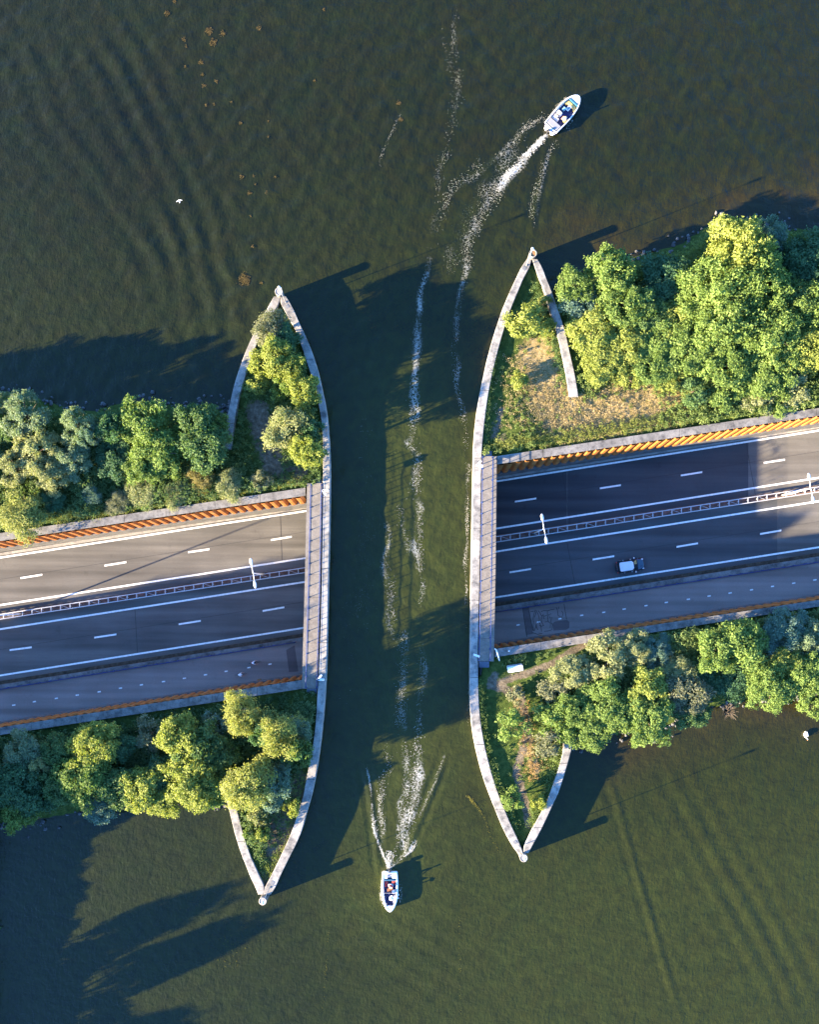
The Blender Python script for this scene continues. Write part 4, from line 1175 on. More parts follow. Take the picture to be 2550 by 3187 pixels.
TREES = [
 # north-western bank
 (48, 872, 46, 'willow', GLAUC, 7.0, 'grey-green willow at the far left, nearest the northern water', GNW),
 (6, 845, 26, 'willow', PALE, 5.2, 'small pale willow crown cut by the left edge at the northern shore', GNW),
 (160, 893, 34, 'willow', GLAUC, 7.6, 'grey-green willow with two lobes at the northern shore left of the round green tree', GNW),
 (188, 912, 28, 'willow', BLUEG, 7.2, 'small bluish willow at the shore just left of the round green tree', GNW),
 (72, 948, 44, 'willow', PALE, 6.2, 'pale willow in the middle of the left willow group', GNW),
 (150, 965, 42, 'willow', GLAUC, 5.4, 'grey-green willow at the right end of the left willow group', GNW),
 (30, 985, 36, 'willow', PALE, 5.6, 'pale willow at the left edge above the yellowish birch', GNW),
 (105, 1000, 38, 'willow', PALE, 5.6, 'pale willow lowest in the left willow group', GNW),
 (12, 905, 26, 'mid', GREEN, 4.6, 'dark yellow-green tree at the left edge between the willows', GNW),
 (300, 885, 50, 'mid', BRIGHT, 7.4, 'bright green tree at the northern shore west of the left hull shape', GNW),
 (325, 950, 58, 'big', BRIGHT, 6.4, 'large round bright green tree in the middle of the north-western bank', GNW),
 (300, 985, 38, 'mid', BRIGHT, 5.8, 'bright green tree at the foot of the large round tree', GNW),
 (415, 890, 44, 'mid', GREEN, 7.2, 'green tree at the shore beside the end of the short western wall', GNW),
 (432, 945, 48, 'mid', GREEN, 6.4, 'mid green tree next to the open end of the short western wall', GNW),
 (460, 905, 28, 'small', BRIGHT, 5.8, 'small bright tree leaning on the short western wall', GNW),
 (425, 1003, 29, 'thorn', RUSSET, 3.8, 'russet-tinged shrub above the coping', GNW),
 (480, 1022, 29, 'thorn', PALE, 3.6, 'pale shrub above the coping next to the russet one', GNW),
 (549, 1012, 21, 'small', OLIVE, 3.4, 'small round shrub alone by the left walkway', GNW),
 (46, 1082, 46, 'feather', YELLOW, 5.6, 'yellowish birch overhanging the coping at the left edge', GNW),
 (190, 1043, 21, 'thorn', BLUEG, 3.6, 'small bluish shrub near the coping', GNW),
 (240, 965, 42, 'mid', DEEP, 4.2, 'dark green tree between willows and the large round tree', GNW),
 (228, 900, 30, 'mid', DEEP, 7.2, 'dark green shore tree behind the small bluish willow', GNW),
 (110, 1055, 26, 'mid', DEEP, 3.4, 'dark green tree right of the yellowish birch', GNW),
 (300, 1042, 30, 'thorn', PALE, 3.3, 'pale low shrub at the coping below the large round tree', GNW),
 (370, 1038, 28, 'thorn', PALE, 3.2, 'pale low shrub at the coping left of the russet one', GNW),
 (250, 1060, 24, 'thorn', OLIVE, 3.0, 'olive low shrub at the coping right of the bluish one', GNW),
 # inside the left hull shape, north
 (568, 695, 38, 'thorn', OLIVE, 5.8, 'olive feathery shrub nearest the top tip of the left hull shape', GNW),
 (600, 712, 30, 'mid', DEEP, 5.4, 'dark green tree beside the olive shrub in the left hull tip', GNW),
 (585, 748, 38, 'mid', LIME, 7.0, 'yellow-green tree in the middle of the left hull tip', GNW),
 (548, 765, 26, 'small', LIME, 5.6, 'yellow-green tree against the western wall of the left hull tip', GNW),
 (612, 778, 32, 'mid', LIME, 6.6, 'yellow-green tree on the right side of the left hull tip', GNW),
 (540, 805, 24, 'small', LIME, 4.6, 'small lime shrub low on the west side of the left hull tip', GNW),
 (592, 815, 24, 'small', BRIGHT, 5.4, 'bright green shrub in the centre of the left hull shape', GNW),
 (640, 822, 34, 'mid', LIME, 7.4, 'lime tree leaning over the channel wall of the left hull shape', GNW),
 (606, 898, 46, 'thorn', PALE, 7.2, 'pale olive spiky tree alone in the lower part of the left hull shape', GNW),
 (647, 950, 35, 'mid', LIME, 8.0, 'lime tree at the channel wall north of the left walkway', GNW),
 (655, 905, 24, 'small', DEEP, 6.4, 'dark shrub at the channel wall above the lime tree', GNW),
 # south-western bank
 (505, 1503, 44, 'feather', YELLOW, 10.4, 'tall yellowish feathery tree directly below the coping', GSW),
 (584, 1552, 43, 'feather', YELLOW, 11.3, 'yellowish feathery tree near the channel wall of the left hull shape', GSW),
 (628, 1580, 30, 'small', GREEN, 9.6, 'green tree hard against the channel wall south of the left walkway', GSW),
 (625, 1535, 28, 'thorn', BLUEG, 8.0, 'grey-green twiggy shrub beside the channel wall south of the left walkway', GSW),
 (522, 1650, 56, 'feather', YELLOW, 10.0, 'wide yellow-green tree hanging over the lower western wall', GSW),
 (580, 1640, 36, 'mid', BLUEG, 7.6, 'bluish dark shrub between the yellow trees of the left hull shape', GSW),
 (375, 1548, 46, 'mid', LIME, 7.6, 'lime tree below the coping in the middle of the south-western bank', GSW),
 (420, 1575, 50, 'mid', GREEN, 7.0, 'green tree right of the lime tree on the south-western bank', GSW),
 (400, 1640, 60, 'big', LIME, 7.2, 'large lime tree at the southern shore west of the left hull shape', GSW),
 (440, 1665, 40, 'mid', BRIGHT, 6.2, 'bright green tree at the southern shore touching the lower western wall', GSW),
 (318, 1545, 32, 'small', OLIVE, 5.0, 'olive tree below the coping left of the lime tree', GSW),
 (300, 1660, 46, 'mid', LIME, 6.4, 'lime tree at the southern shore second from the lower western wall', GSW),
 (345, 1625, 36, 'mid', DEEP, 5.2, 'dark green tree between the lime trees of the southern shore', GSW),
 (190, 1575, 54, 'big', LIME, 7.4, 'large yellow-green tree in the left half of the south-western bank', GSW),
 (175, 1640, 58, 'big', BRIGHT, 7.0, 'large bright green tree at the southern shore left of the lime trees', GSW),
 (245, 1660, 44, 'mid', GREEN, 6.0, 'green tree at the southern shore left of the second lime tree', GSW),
 (215, 1700, 34, 'mid', BLUEG, 4.4, 'bluish dark tree low at the southern shore', GSW),
 (255, 1570, 32, 'mid', DEEP, 5.0, 'dark green tree below the coping left of the olive one', GSW),
 (45, 1590, 44, 'willow', GLAUC, 6.0, 'greyish willow at the left edge below the coping', GSW),
 (75, 1612, 26, 'willow', PALE, 6.2, 'pale pinkish willow beside the greyish one at the left', GSW),
 (30, 1655, 56, 'big', DEEP, 6.6, 'dark green tree at the left edge of the south-western bank', GSW),
 (38, 1712, 36, 'mid', BRIGHT, 6.0, 'bright green tree at the left edge of the southern shore', GSW),
 (85, 1685, 30, 'mid', DEEP, 4.4, 'dark green shore tree right of the bright left-edge tree', GSW),
 (468, 1592, 34, 'mid', GREEN, 6.0, 'green tree between the tall feathery tree and the large lime tree', GSW),
 (115, 1580, 36, 'mid', GREEN, 5.6, 'green tree right of the pale pinkish willow', GSW),
 (120, 1650, 40, 'mid', GREEN, 5.4, 'green tree between the dark left-edge tree and the bright shore tree', GSW),
 (345, 1690, 34, 'mid', LIME, 5.4, 'lime tree lowest over the southern water', GSW),
 (552, 1540, 34, 'mid', DEEP, 9.6, 'dark tree between the two yellowish feathery trees', GSW),
 (455, 1530, 28, 'small', BLUEG, 4.2, 'bluish shrub below the coping left of the tall feathery tree', GSW),
 (612, 1700, 17, 'bush', LIME, 3.4, 'yellow-green bush by the channel wall of the lower left hull tip', GSW),
 (552, 1752, 16, 'bush', LIME, 3.2, 'lime bush in the middle of the lower left hull tip', GSW),
 (525, 1755, 12, 'bush', BRIGHT, 2.9, 'small bright bush by the western wall of the lower left hull tip', GSW),
 (545, 1722, 18, 'bush', PALE, 3.4, 'pale bush below the wide yellow-green tree', GSW),
 (570, 1690, 22, 'small', BLUEG, 3.8, 'bluish shrub right of the wide yellow-green tree', GSW),
 # north-eastern bank
 (1290, 565, 50, 'mid', BRIGHT, 7.4, 'bright green tree at the northern shore nearest the right hull tip', GNE),
 (1212, 600, 40, 'mid', BRIGHT, 5.4, 'bright tree overhanging the water beside the short eastern wall', GNE),
 (1225, 640, 38, 'mid', BLUEG, 4.6, 'bluish dark tree touching the short eastern wall', GNE),
 (1325, 640, 50, 'mid', BRIGHT, 6.6, 'bright tree below the first shore tree', GNE),
 (1400, 585, 52, 'mid', DEEP, 5.4, 'dark green tree at the shore left of the tallest tree', GNE),
 (1245, 700, 48, 'mid', LIME, 5.2, 'lime tree along the middle of the short eastern wall', GNE),
 (1320, 712, 50, 'mid', LIME, 5.0, 'lime tree right of the one along the eastern wall', GNE),
 (1560, 515, 62, 'big', LIME, 10.6, 'tallest yellow-green tree rising highest at the northern shore', GNE),
 (1520, 590, 66, 'big', BRIGHT, 9.6, 'large bright tree just below the tallest tree', GNE),
 (1605, 590, 64, 'big', BRIGHT, 9.4, 'large bright tree right of the tallest tree', GNE),
 (1530, 670, 66, 'big', BRIGHT, 8.4, 'large bright tree in the middle of the north-eastern wood', GNE),
 (1620, 690, 66, 'big', BRIGHT, 8.0, 'large bright tree right of the middle of the north-eastern wood', GNE),
 (1625, 500, 40, 'willow', BLUEG, 7.0, 'grey-blue willow behind the tallest tree at the shore', GNE),
 (1700, 545, 58, 'big', DEEP, 7.2, 'dark green tree at the right edge of the northern shore', GNE),
 (1705, 640, 54, 'big', BRIGHT, 8.0, 'bright tree at the right edge in the middle of the north-eastern wood', GNE),
 (1700, 730, 54, 'big', LIME, 6.6, 'lime tree at the right edge above the coping', GNE),
 (1430, 670, 48, 'mid', LIME, 5.0, 'yellowish tree between the dark shore tree and the dry meadow', GNE),
 (1450, 740, 52, 'mid', BRIGHT, 5.6, 'bright tree at the top right of the dry meadow', GNE),
 (1380, 770, 44, 'mid', BRIGHT, 4.6, 'bright tree bordering the dry meadow', GNE),
 (1270, 765, 46, 'mid', LIME, 4.4, 'lime tree above the open end of the short eastern wall', GNE),
 (1330, 795, 30, 'small', LIME, 3.6, 'lime shrub at the top edge of the dry meadow', GNE),
 (1540, 765, 50, 'mid', BRIGHT, 6.2, 'bright tree above the coping in the middle of the wood', GNE),
 (1620, 785, 50, 'mid', BRIGHT, 5.6, 'bright tree above the coping right of the middle of the wood', GNE),
 (1460, 825, 36, 'small', GREEN, 3.8, 'green shrub above the coping right of the dry meadow', GNE),
 (1530, 828, 36, 'small', BRIGHT, 3.8, 'bright shrub above the coping, second from the dry meadow', GNE),
 (1600, 838, 30, 'small', PALE, 3.4, 'pale shrub above the coping, third from the dry meadow', GNE),
 (1680, 815, 38, 'small', PALE, 3.8, 'pale shrub above the coping at the right edge', GNE),
 (1365, 650, 40, 'mid', GREEN, 5.6, 'mid green tree between the bright and the dark shore trees', GNE),
 (1460, 620, 44, 'mid', BRIGHT, 6.4, 'bright tree left below the tallest tree', GNE),
 (1380, 710, 46, 'mid', BRIGHT, 5.0, 'bright tree in the gap right of the lime trees', GNE),
 (1475, 695, 40, 'mid', BRIGHT, 6.0, 'bright tree left of the middle of the north-eastern wood', GNE),
 (1660, 740, 46, 'mid', BRIGHT, 6.2, 'bright tree between the right edge and the coping shrubs', GNE),
 (1665, 610, 46, 'mid', GREEN, 7.2, 'mid green tree left of the bright right-edge tree', GNE),
 (1510, 720, 40, 'mid', GREEN, 5.6, 'mid green tree under the middle of the north-eastern wood', GNE),
 (1580, 800, 38, 'small', BRIGHT, 4.4, 'bright shrub between the two bright trees above the coping', GNE),
 (1420, 795, 34, 'small', LIME, 3.8, 'lime shrub at the right corner of the dry meadow', GNE),
 (1655, 845, 30, 'small', BRIGHT, 3.4, 'low bright shrub at the coping left of the right-edge pale shrub', GNE),
 (1107, 680, 37, 'small', LIME, 5.4, 'round lime tree alone inside the right hull tip', GNE),
 (1090, 799, 17, 'bush', LIME, 3.0, 'small lime bush alone on the dry grass of the right hull shape', GNE),
 (1145, 640, 15, 'bush', YELLOW, 2.9, 'yellow bush against the inside of the short eastern wall', GNE),
 (1155, 690, 16, 'bush', LIME, 2.8, 'lime bush against the inside of the short eastern wall below the yellow one', GNE),
 # south-eastern bank
 (1290, 1382, 52, 'willow', PALE, 5.0, 'wide pale grey-green tree next to the worn path', GSE),
 (1210, 1418, 42, 'willow', PALE, 4.4, 'pale grey-green shrub at the left of the wide pale tree', GSE),
 (1335, 1368, 38, 'willow', PALE, 4.6, 'pale grey-green tree below the coping right of the wide pale tree', GSE),
 (1385, 1375, 36, 'willow', BLUEG, 4.0, 'bluish dark tree below the coping', GSE),
 (1432, 1412, 34, 'thorn', PALE, 4.4, 'beige-green shrub in the middle of the south-eastern bank', GSE),
 (1510, 1370, 46, 'mid', BRIGHT, 6.4, 'bright green tree below the coping in the middle of the south-eastern bank', GSE),
 (1570, 1350, 50, 'mid', BRIGHT, 6.6, 'bright green tree below the coping right of the middle one', GSE),
 (1655, 1330, 48, 'willow', BLUEG, 5.0, 'bluish tree below the coping near the right edge', GSE),
 (1700, 1345, 40, 'willow', GLAUC, 5.0, 'greyish tree below the coping at the right edge', GSE),
 (1660, 1390, 36, 'mid', LIME, 5.0, 'yellowish tree below the bluish one near the right edge', GSE),
 (1365, 1455, 48, 'mid', LIME, 5.6, 'yellow-green tree in the middle of the southern shore wood', GSE),
 (1370, 1515, 52, 'mid', BRIGHT, 5.6, 'bright tree hanging over the southern water below the yellow-green one', GSE),
 (1265, 1478, 48, 'mid', BRIGHT, 5.4, 'bright tree just right of the lower eastern wall', GSE),
 (1250, 1530, 42, 'mid', BRIGHT, 4.8, 'bright tree hanging over the water beside the lower eastern wall', GSE),
 (1310, 1505, 42, 'mid', BRIGHT, 5.2, 'bright shore tree between the lower eastern wall and the middle', GSE),
 (1450, 1465, 46, 'mid', OLIVE, 5.0, 'olive tree at the southern shore left of the bare twigs', GSE),
 (1455, 1505, 34, 'mid', GREEN, 4.2, 'green tree over the water left of the bare twigs', GSE),
 (1625, 1445, 52, 'big', BRIGHT, 5.8, 'bright tree at the southern shore right of the bare twigs', GSE),
 (1705, 1425, 46, 'big', BRIGHT, 5.8, 'bright tree at the right edge of the southern shore', GSE),
 (1712, 1485, 26, 'small', BRIGHT, 4.4, 'small bright tree over the water at the right edge', GSE),
 (1550, 1430, 44, 'mid', DEEP, 4.0, 'dark green tree behind the bare twigs', GSE),
 (1480, 1430, 36, 'mid', DEEP, 3.6, 'dark green tree right of the beige-green shrub', GSE),
 (1079, 1527, 33, 'small', BRIGHT, 4.6, 'bright green bush alone inside the lower right hull shape', GSE),
 (1164, 1512, 34, 'small', BRIGHT, 4.6, 'bright green shrub against the inside of the lower eastern wall', GSE),
 (1160, 1562, 32, 'small', OLIVE, 4.0, 'olive shrub against the inside of the lower eastern wall', GSE),
 (1080, 1684, 23, 'small', BRIGHT, 4.2, 'slim bright bush alone near the bottom tip of the right hull shape', GSE),
 (1135, 1690, 14, 'bush', LIME, 2.9, 'lime bush against the lower eastern wall near the tip', GSE),
 (1090, 1465, 17, 'bush', OLIVE, 2.6, 'olive bush beside the worn path', GSE),
 (1206, 1496, 36, 'mid', BRIGHT, 5.0, 'bright tree spreading over the upper end of the lower eastern wall', GSE),
 (1195, 1545, 28, 'small', BRIGHT, 4.2, 'bright shrub spreading over the lower eastern wall below the spreading tree', GSE),
 (1170, 1455, 30, 'small', OLIVE, 3.6, 'olive shrub between the worn path and the pale trees', GSE),
]
for dx, dy, rp, kind, col, zt, lab, grp in TREES:
    tree(dx, dy, rp, kind, col, zt, lab, 'bush' if kind == 'bush' else 'shrub' if kind in ('small', 'thorn') else 'tree', grp)
# trees just beyond the frame, whose shadows and crowns reach towards it
OFF = [(-90, 880, 46, 'willow', GLAUC, 6.0), (-80, 990, 50, 'mid', GREEN, 5.5), (-190, 930, 52, 'big', BRIGHT, 6.0), (-290, 960, 56, 'big', GREEN, 6.0), (-60, 852, 40, 'mid', BRIGHT, 6.3), (-125, 862, 44, 'mid', GREEN, 6.6), (-195, 872, 46, 'mid', BRIGHT, 6.6), (-265, 884, 46, 'mid', GREEN, 6.8), (-335, 895, 46, 'mid', BRIGHT, 6.8), (-405, 910, 46, 'mid', GREEN, 6.8),
       (-60, 1730, 44, 'mid', GREEN, 6.0), (-55, 1640, 46, 'mid', DEEP, 6.6),
       (1800, 560, 60, 'big', BRIGHT, 8.5), (1800, 680, 60, 'big', GREEN, 8.0), (1810, 780, 50, 'mid', BRIGHT, 6.0),
       (1795, 1360, 50, 'mid', GREEN, 5.5), (1800, 1440, 50, 'mid', BRIGHT, 5.5)]
for k in range(21):
    OFF.append((-130 - 62 * k, 1612 + 10 * k + (k * 37 % 11) * 2, 52, 'big', (GREEN, BRIGHT, LIME)[k % 3], 10.2 + (k * 29 % 17) * 0.16 + (2.4 if k % 4 == 1 else 0)))
for k in range(0, 21, 2):
    OFF.append((-160 - 62 * k, 1690 + 10 * k, 56, 'big', (BRIGHT, DEEP, GREEN)[k % 3], 10.6 + (k * 13 % 7) * 0.2))
for dx, dy, rp, kind, col, zt in OFF:
    side = 'left' if dx < 0 else 'right'
    t = tree(dx, dy, rp, kind, col, zt, 'tree standing beyond the %s edge of the picture on the dam' % side, 'tree', 'trees on the dam beyond the %s edge' % side)
for i, (wx, wy, zt, rp) in enumerate([(-64, -27, 11.0, 74), (-66, -34, 12.0, 62), (-65, -38.5, 10.5, 50), (-67, -49, 5.6, 60), (-64, -57, 10.5, 40), (-66, -64, 12.5, 42),
                                      (-66, -72.5, 9.5, 38), (-67, -81, 13.0, 44), (-72, -38, 13.0, 80), (-73, -52, 6.2, 66), (-73, -76, 11.0, 46)]):
    q = Vector((wx, wy, 0)); k = FPX / (HC - zt * 0.6)
    dx = (CX + wx * k) / 1.47826; dy = (CY - wy * k) / 1.47826
    tree(dx, dy, rp, 'big', (GREEN, BRIGHT, DEEP)[i % 3], zt, 'tall tree on the shore beyond the lower left edge of the picture', 'tree', 'tall trees beyond the lower left edge')
for i in range(20):
    wx = -61.5 - (i * 7 % 5) * 0.8; wy = -27 - 3.9 * i; zt = 4.6 + (i * 11 % 7) * 0.3; zt = 4.4 if -51 < wy < -43 else zt; k = FPX / (HC - zt * 0.6)
    tree((CX + wx * k) / 1.47826, (CY - wy * k) / 1.47826, 48, 'mid', (DEEP, GREEN, BRIGHT)[i % 3], zt, 'low bushy tree on the shore beyond the lower left edge of the picture', 'tree', 'low trees beyond the lower left edge')
for i in range(56):  # unseen bushes, added and sunk low to shade the water at the edge
    wx = -59.6 - (i * 5 % 4) * 0.8; wy = -25 - 1.3 * i; zt = 3.6 + (i * 11 % 7) * 0.25; k = FPX / (HC - zt * 0.7)
    tree((CX + wx * k) / 1.47826, (CY - wy * k) / 1.47826, 36, 'bush', (DEEP, GREEN, BRIGHT)[i % 3], zt, 'dense bush added as shade at the water beyond the lower left edge of the picture', 'bush', 'added waterside bushes beyond the lower left edge').location.z = -0.9
# bare twigs of a dead shrub
def dead_shrub(dx, dy, r, label, mat):
    p = D(dx, dy, 3.0); rs = random.Random(int(dx))
    t = thing('dead_shrub', (p.x, p.y, 1.2), label, 'shrub')
    mb = MB()
    for k in range(46):
        a = rs.uniform(0, 6.28); e = r * rs.uniform(.5, 1.1)
        q1 = Vector((p.x + math.cos(a) * e * .4, p.y + math.sin(a) * e * .4, rs.uniform(2.0, 3.0)))
        q2 = Vector((p.x + math.cos(a + rs.uniform(-.4, .4)) * e, p.y + math.sin(a + rs.uniform(-.4, .4)) * e, rs.uniform(2.6, 4.2)))
        mb.tube([(p.x, p.y, 1.3), q1, q2], [.05, .035, .012], 4)
        q3 = q1.lerp(q2, .5) + Vector((rs.uniform(-.4, .4), rs.uniform(-.4, .4), .3)); mb.tube([q1.lerp(q2, .3), q3], [.025, .01], 4)
    mb.build('twigs', M[mat], t)
dead_shrub(1535, 1497, 1.15, 'bare pale twigs of a dead shrub at the southern shore', 'bark_pale')
dead_shrub(1258, 655, 1.2, 'bare grey twigs among the bright trees by the short eastern wall', 'bark_pale')

# ------------------------------------------------------------------ undergrowth (ground cover that nobody could count)
def undergrowth(key, label, n, cols, zones, seed):
    rs = np.random.RandomState(seed)
    orig = ORIG[key]; A = np.array(orig); lo, hi = A.min(0), A.max(0)
    P = rs.uniform(lo, hi, (n * 6, 2))
    P = P[inside(P, orig)]
    P = P[np.abs(P[:, 0]) < 66]
    d = dist_line(P, SHORE[key]); P = P[d > 0.8]
    dens = np.full(len(P), 1.0)
    hgt = 0.6 + 1.9 * vnoise(P, 0.3, seed + 1)
    for line, rad, dn, hh in zones:
        w = np.clip(1.3 - dist_line(P, dxy(line, 2.0)) / rad, 0, 1)
        dens = dens * (1 - w) + dn * w; hgt = hgt * (1 - w) + hh * w
    wd = np.full(len(P), 9.0)
    for wl in (WEST_CHANNEL, WEST_NORTH, WEST_SOUTH, EAST_CHANNEL, EAST_NORTH, EAST_SOUTH):
        wd = np.minimum(wd, dist_line(P, wxy(mids(wl), ZW)))
    for k in COP:
        a = W(XL, cop_px(k, XL, 0) * .5 + cop_px(k, XL, 1) * .5, ZC); b = W(XR, cop_px(k, XR, 0) * .5 + cop_px(k, XR, 1) * .5, ZC)
        if k[0] == key[1]:
            wd = np.minimum(wd, dist_line(P, [tuple(a[:2]), tuple(b[:2])]))
    keep = (rs.rand(len(P)) < dens) & (wd > 0.95)
    for w in (wxy([(p, y) for p, y in zip([pl(WSTRIP, 1504) - 6] * 2, (1490, 1600))]),): pass
    P = P[keep][:n]; hgt = hgt[keep][:n]
    z = land_height(P, SHORE[key], orig)
    nt = 7; nl = 5
    ti = np.repeat(np.arange(len(P)), nt)
    ang = rs.uniform(0, 6.28, len(ti)); rr = rs.uniform(0, 0.42, len(ti)) * (0.6 + 0.5 * hgt[ti])
    tp = np.stack([P[ti, 0] + np.cos(ang) * rr, P[ti, 1] + np.sin(ang) * rr, z[ti] + hgt[ti] * rs.uniform(0.3, 1.0, len(ti))], 1)
    td = unit(np.stack([np.cos(ang) * 0.6, np.sin(ang) * 0.6, np.full(len(ti), 0.9)], 1) + rs.randn(len(ti), 3) * 0.3)
    li = np.repeat(np.arange(len(ti)), nl)
    lp = tp[li] + rs.randn(len(li), 3) * 0.10
    ln = unit(td[li] + rs.randn(len(li), 3) * 0.5)
    sz = rs.uniform(0.12, 0.26, len(li))
    V, F = leaf_quads(lp, ln, sz, rs, 0.6)
    big = vnoise(P, 0.22, seed + 5)
    tone = np.clip(0.15 + 0.6 * big[ti][li] + rs.uniform(-0.2, 0.2, len(ti))[li] + rs.uniform(-.1, .1, len(li)), 0, 1)
    o = link('undergrowth', np_mesh('undergrowth', V, F, M['foliage'], np.repeat(tone, 4)))
    o.color = (*cols, 1)
    return tag(o, label, 'undergrowth', kind='stuff')
undergrowth('nw', 'low green undergrowth covering the north-western bank', 5200, (0.1130, 0.1733, 0.0597), [([(545, 870), (560, 930), (560, 985)], 2.6, 0.06, 0.3), ([(600, 1000), (640, 990)], 1.5, 0.3, 0.4), ([(560, 640), (600, 680)], 3, 0.7, 0.5)], 11)
undergrowth('sw', 'low green undergrowth covering the south-western bank', 5200, (0.1063, 0.1663, 0.0641), [([(560, 1870), (600, 1750), (640, 1640)], 2.4, 0.30, 0.3), ([(540, 1480), (650, 1460)], 2.0, 0.5, 0.3), ([(100, 1530), (420, 1485)], 1.8, 0.3, 0.3)], 12)
undergrowth('ne', 'low green undergrowth covering the north-eastern bank', 6500, (0.1528, 0.2080, 0.0610), [([(1130, 770), (1150, 830), (1180, 880), (1260, 880), (1340, 850)], 6.0, 0.02, 0.2), ([(1120, 590), (1080, 680), (1050, 780), (1040, 900)], 4.6, 0.03, 0.2)], 13)
undergrowth('se', 'low green undergrowth covering the south-eastern bank', 4600, (0.1395, 0.1940, 0.0641), [([(1040, 1430), (1050, 1560), (1090, 1700), (1105, 1760)], 6.5, 0.01, 0.2), ([(1100, 1470), (1120, 1600), (1140, 1680)], 5.0, 0.015, 0.2), ([(1045, 1440), (1120, 1412), (1230, 1355)], 1.4, 0.02, 0.1), ([(1110, 1590), (1130, 1620)], 2.4, 0.05, 0.2)], 14)
def tufts(label, lines, n, col, hh, seed, key):
    rs = np.random.RandomState(seed); pts = []
    for ln, wid, k in lines:
        L = dxy(ln, 2.0)
        for _ in range(k):
            i = rs.randint(len(L) - 1); f = rs.rand()
            pts.append((L[i][0] * (1 - f) + L[i + 1][0] * f + rs.randn() * wid, L[i][1] * (1 - f) + L[i + 1][1] * f + rs.randn() * wid))
    P = np.array(pts); P = P[inside(P, ORIG[key])]
    z = land_height(P, SHORE[key], ORIG[key])
    nl = 9; li = np.repeat(np.arange(len(P)), nl)
    h = rs.uniform(0.3, 1, len(li)) * hh
    lp = np.stack([P[li, 0], P[li, 1], z[li] + h], 1) + rs.randn(len(li), 3) * np.array([.14, .14, .02])
    V, F = leaf_quads(lp, unit(rs.randn(len(li), 3) * .6 + np.array([0, 0, .8])), rs.uniform(.1, .22, len(li)), rs, .5)
    tone = np.clip(0.5 + rs.uniform(-.3, .3, len(P))[li] + rs.uniform(-.15, .15, len(li)), 0, 1)
    o = link('weeds', np_mesh('weeds', V, F, M['foliage'], np.repeat(tone, 4))); o.color = (*col, 1)
    return tag(o, label, 'weeds', kind='stuff')
tufts('yellowish weeds along the coping above the north wall, left of the channel', [([(120, 1100), (300, 1062), (460, 1040), (640, 1005)], 0.35, 620)], 0, (0.2302, 0.2402, 0.0610), 0.8, 31, 'nw')
tufts('yellowish weeds along the coping above the north wall, right of the channel', [([(1050, 935), (1150, 925), (1300, 900), (1450, 875), (1700, 840)], 0.5, 1100)], 0, (0.2187, 0.2402, 0.0610), 0.7, 32, 'ne')
tufts('dry straw-coloured grass of the small meadow in the right hull shape', [([(1110, 800), (1140, 860), (1200, 890), (1290, 870), (1400, 850)], 2.5, 1900)], 0, (0.3453, 0.2824, 0.1521), 0.22, 33, 'ne')
tufts('green weeds along the inner foot of the walls in the right hull tip', [([(1085, 600), (1050, 700), (1030, 800), (1022, 930)], 0.25, 420), ([(1130, 600), (1165, 700), (1190, 800)], 0.3, 380)], 0, (0.1036, 0.1681, 0.0546), 0.6, 34, 'ne')
tufts('green weeds along the inner foot of the walls in the lower right hull shape', [([(1010, 1440), (1015, 1530), (1040, 1640), (1085, 1740)], 0.3, 420), ([(1185, 1580), (1150, 1680), (1120, 1740)], 0.45, 420)], 0, (0.1381, 0.1922, 0.0546), 0.6, 35, 'se')
tufts('dry straw-tinted grass patch in the lower right hull shape', [([(1105, 1490), (1110, 1560), (1130, 1610), (1120, 1640)], 0.8, 170)], 0, (0.3223, 0.2162, 0.1001), 0.3, 36, 'se')
tufts('bright weeds in the lower left hull tip', [([(640, 1630), (610, 1720), (570, 1850)], 0.6, 260), ([(520, 1740), (545, 1800), (560, 1850)], 0.5, 260)], 0, (0.1727, 0.2162, 0.0546), 0.5, 37, 'sw')
# stones of the shore
def rocks(label, lines, seed):
    rs = random.Random(seed); mb = MB()
    for ln, wid, n in lines:
        L = wxy(ln)
        for _ in range(n):
            i = rs.randrange(len(L) - 1); f = rs.random()
            x = lerp(L[i][0], L[i + 1][0], f) + rs.gauss(0, wid); y = lerp(L[i][1], L[i + 1][1], f) + rs.gauss(0, wid)
            r = rs.uniform(.12, .34); o = len(mb.V)
            mb.ellipsoid((x, y, rs.uniform(-.1, .25)), (r, r * rs.uniform(.6, 1), r * .7), 6, 4, rs.uniform(0, 3))
            for j in range(o, len(mb.V)):
                v = mb.V[j]; mb.V[j] = (v[0] + rs.uniform(-.05, .05), v[1] + rs.uniform(-.05, .05), v[2] + rs.uniform(-.04, .04))
    return tag(mb.build('riprap', M['rock']), label, 'stones', kind='stuff')
rocks('dark riprap stones along the shores of the dam', [(SHORE_NW[:-1], .8, 260), (SHORE_SW[:-1], .9, 300), (SHORE_NE[:-1], .8, 220), (SHORE_SE[:-1], .8, 260)], 5)

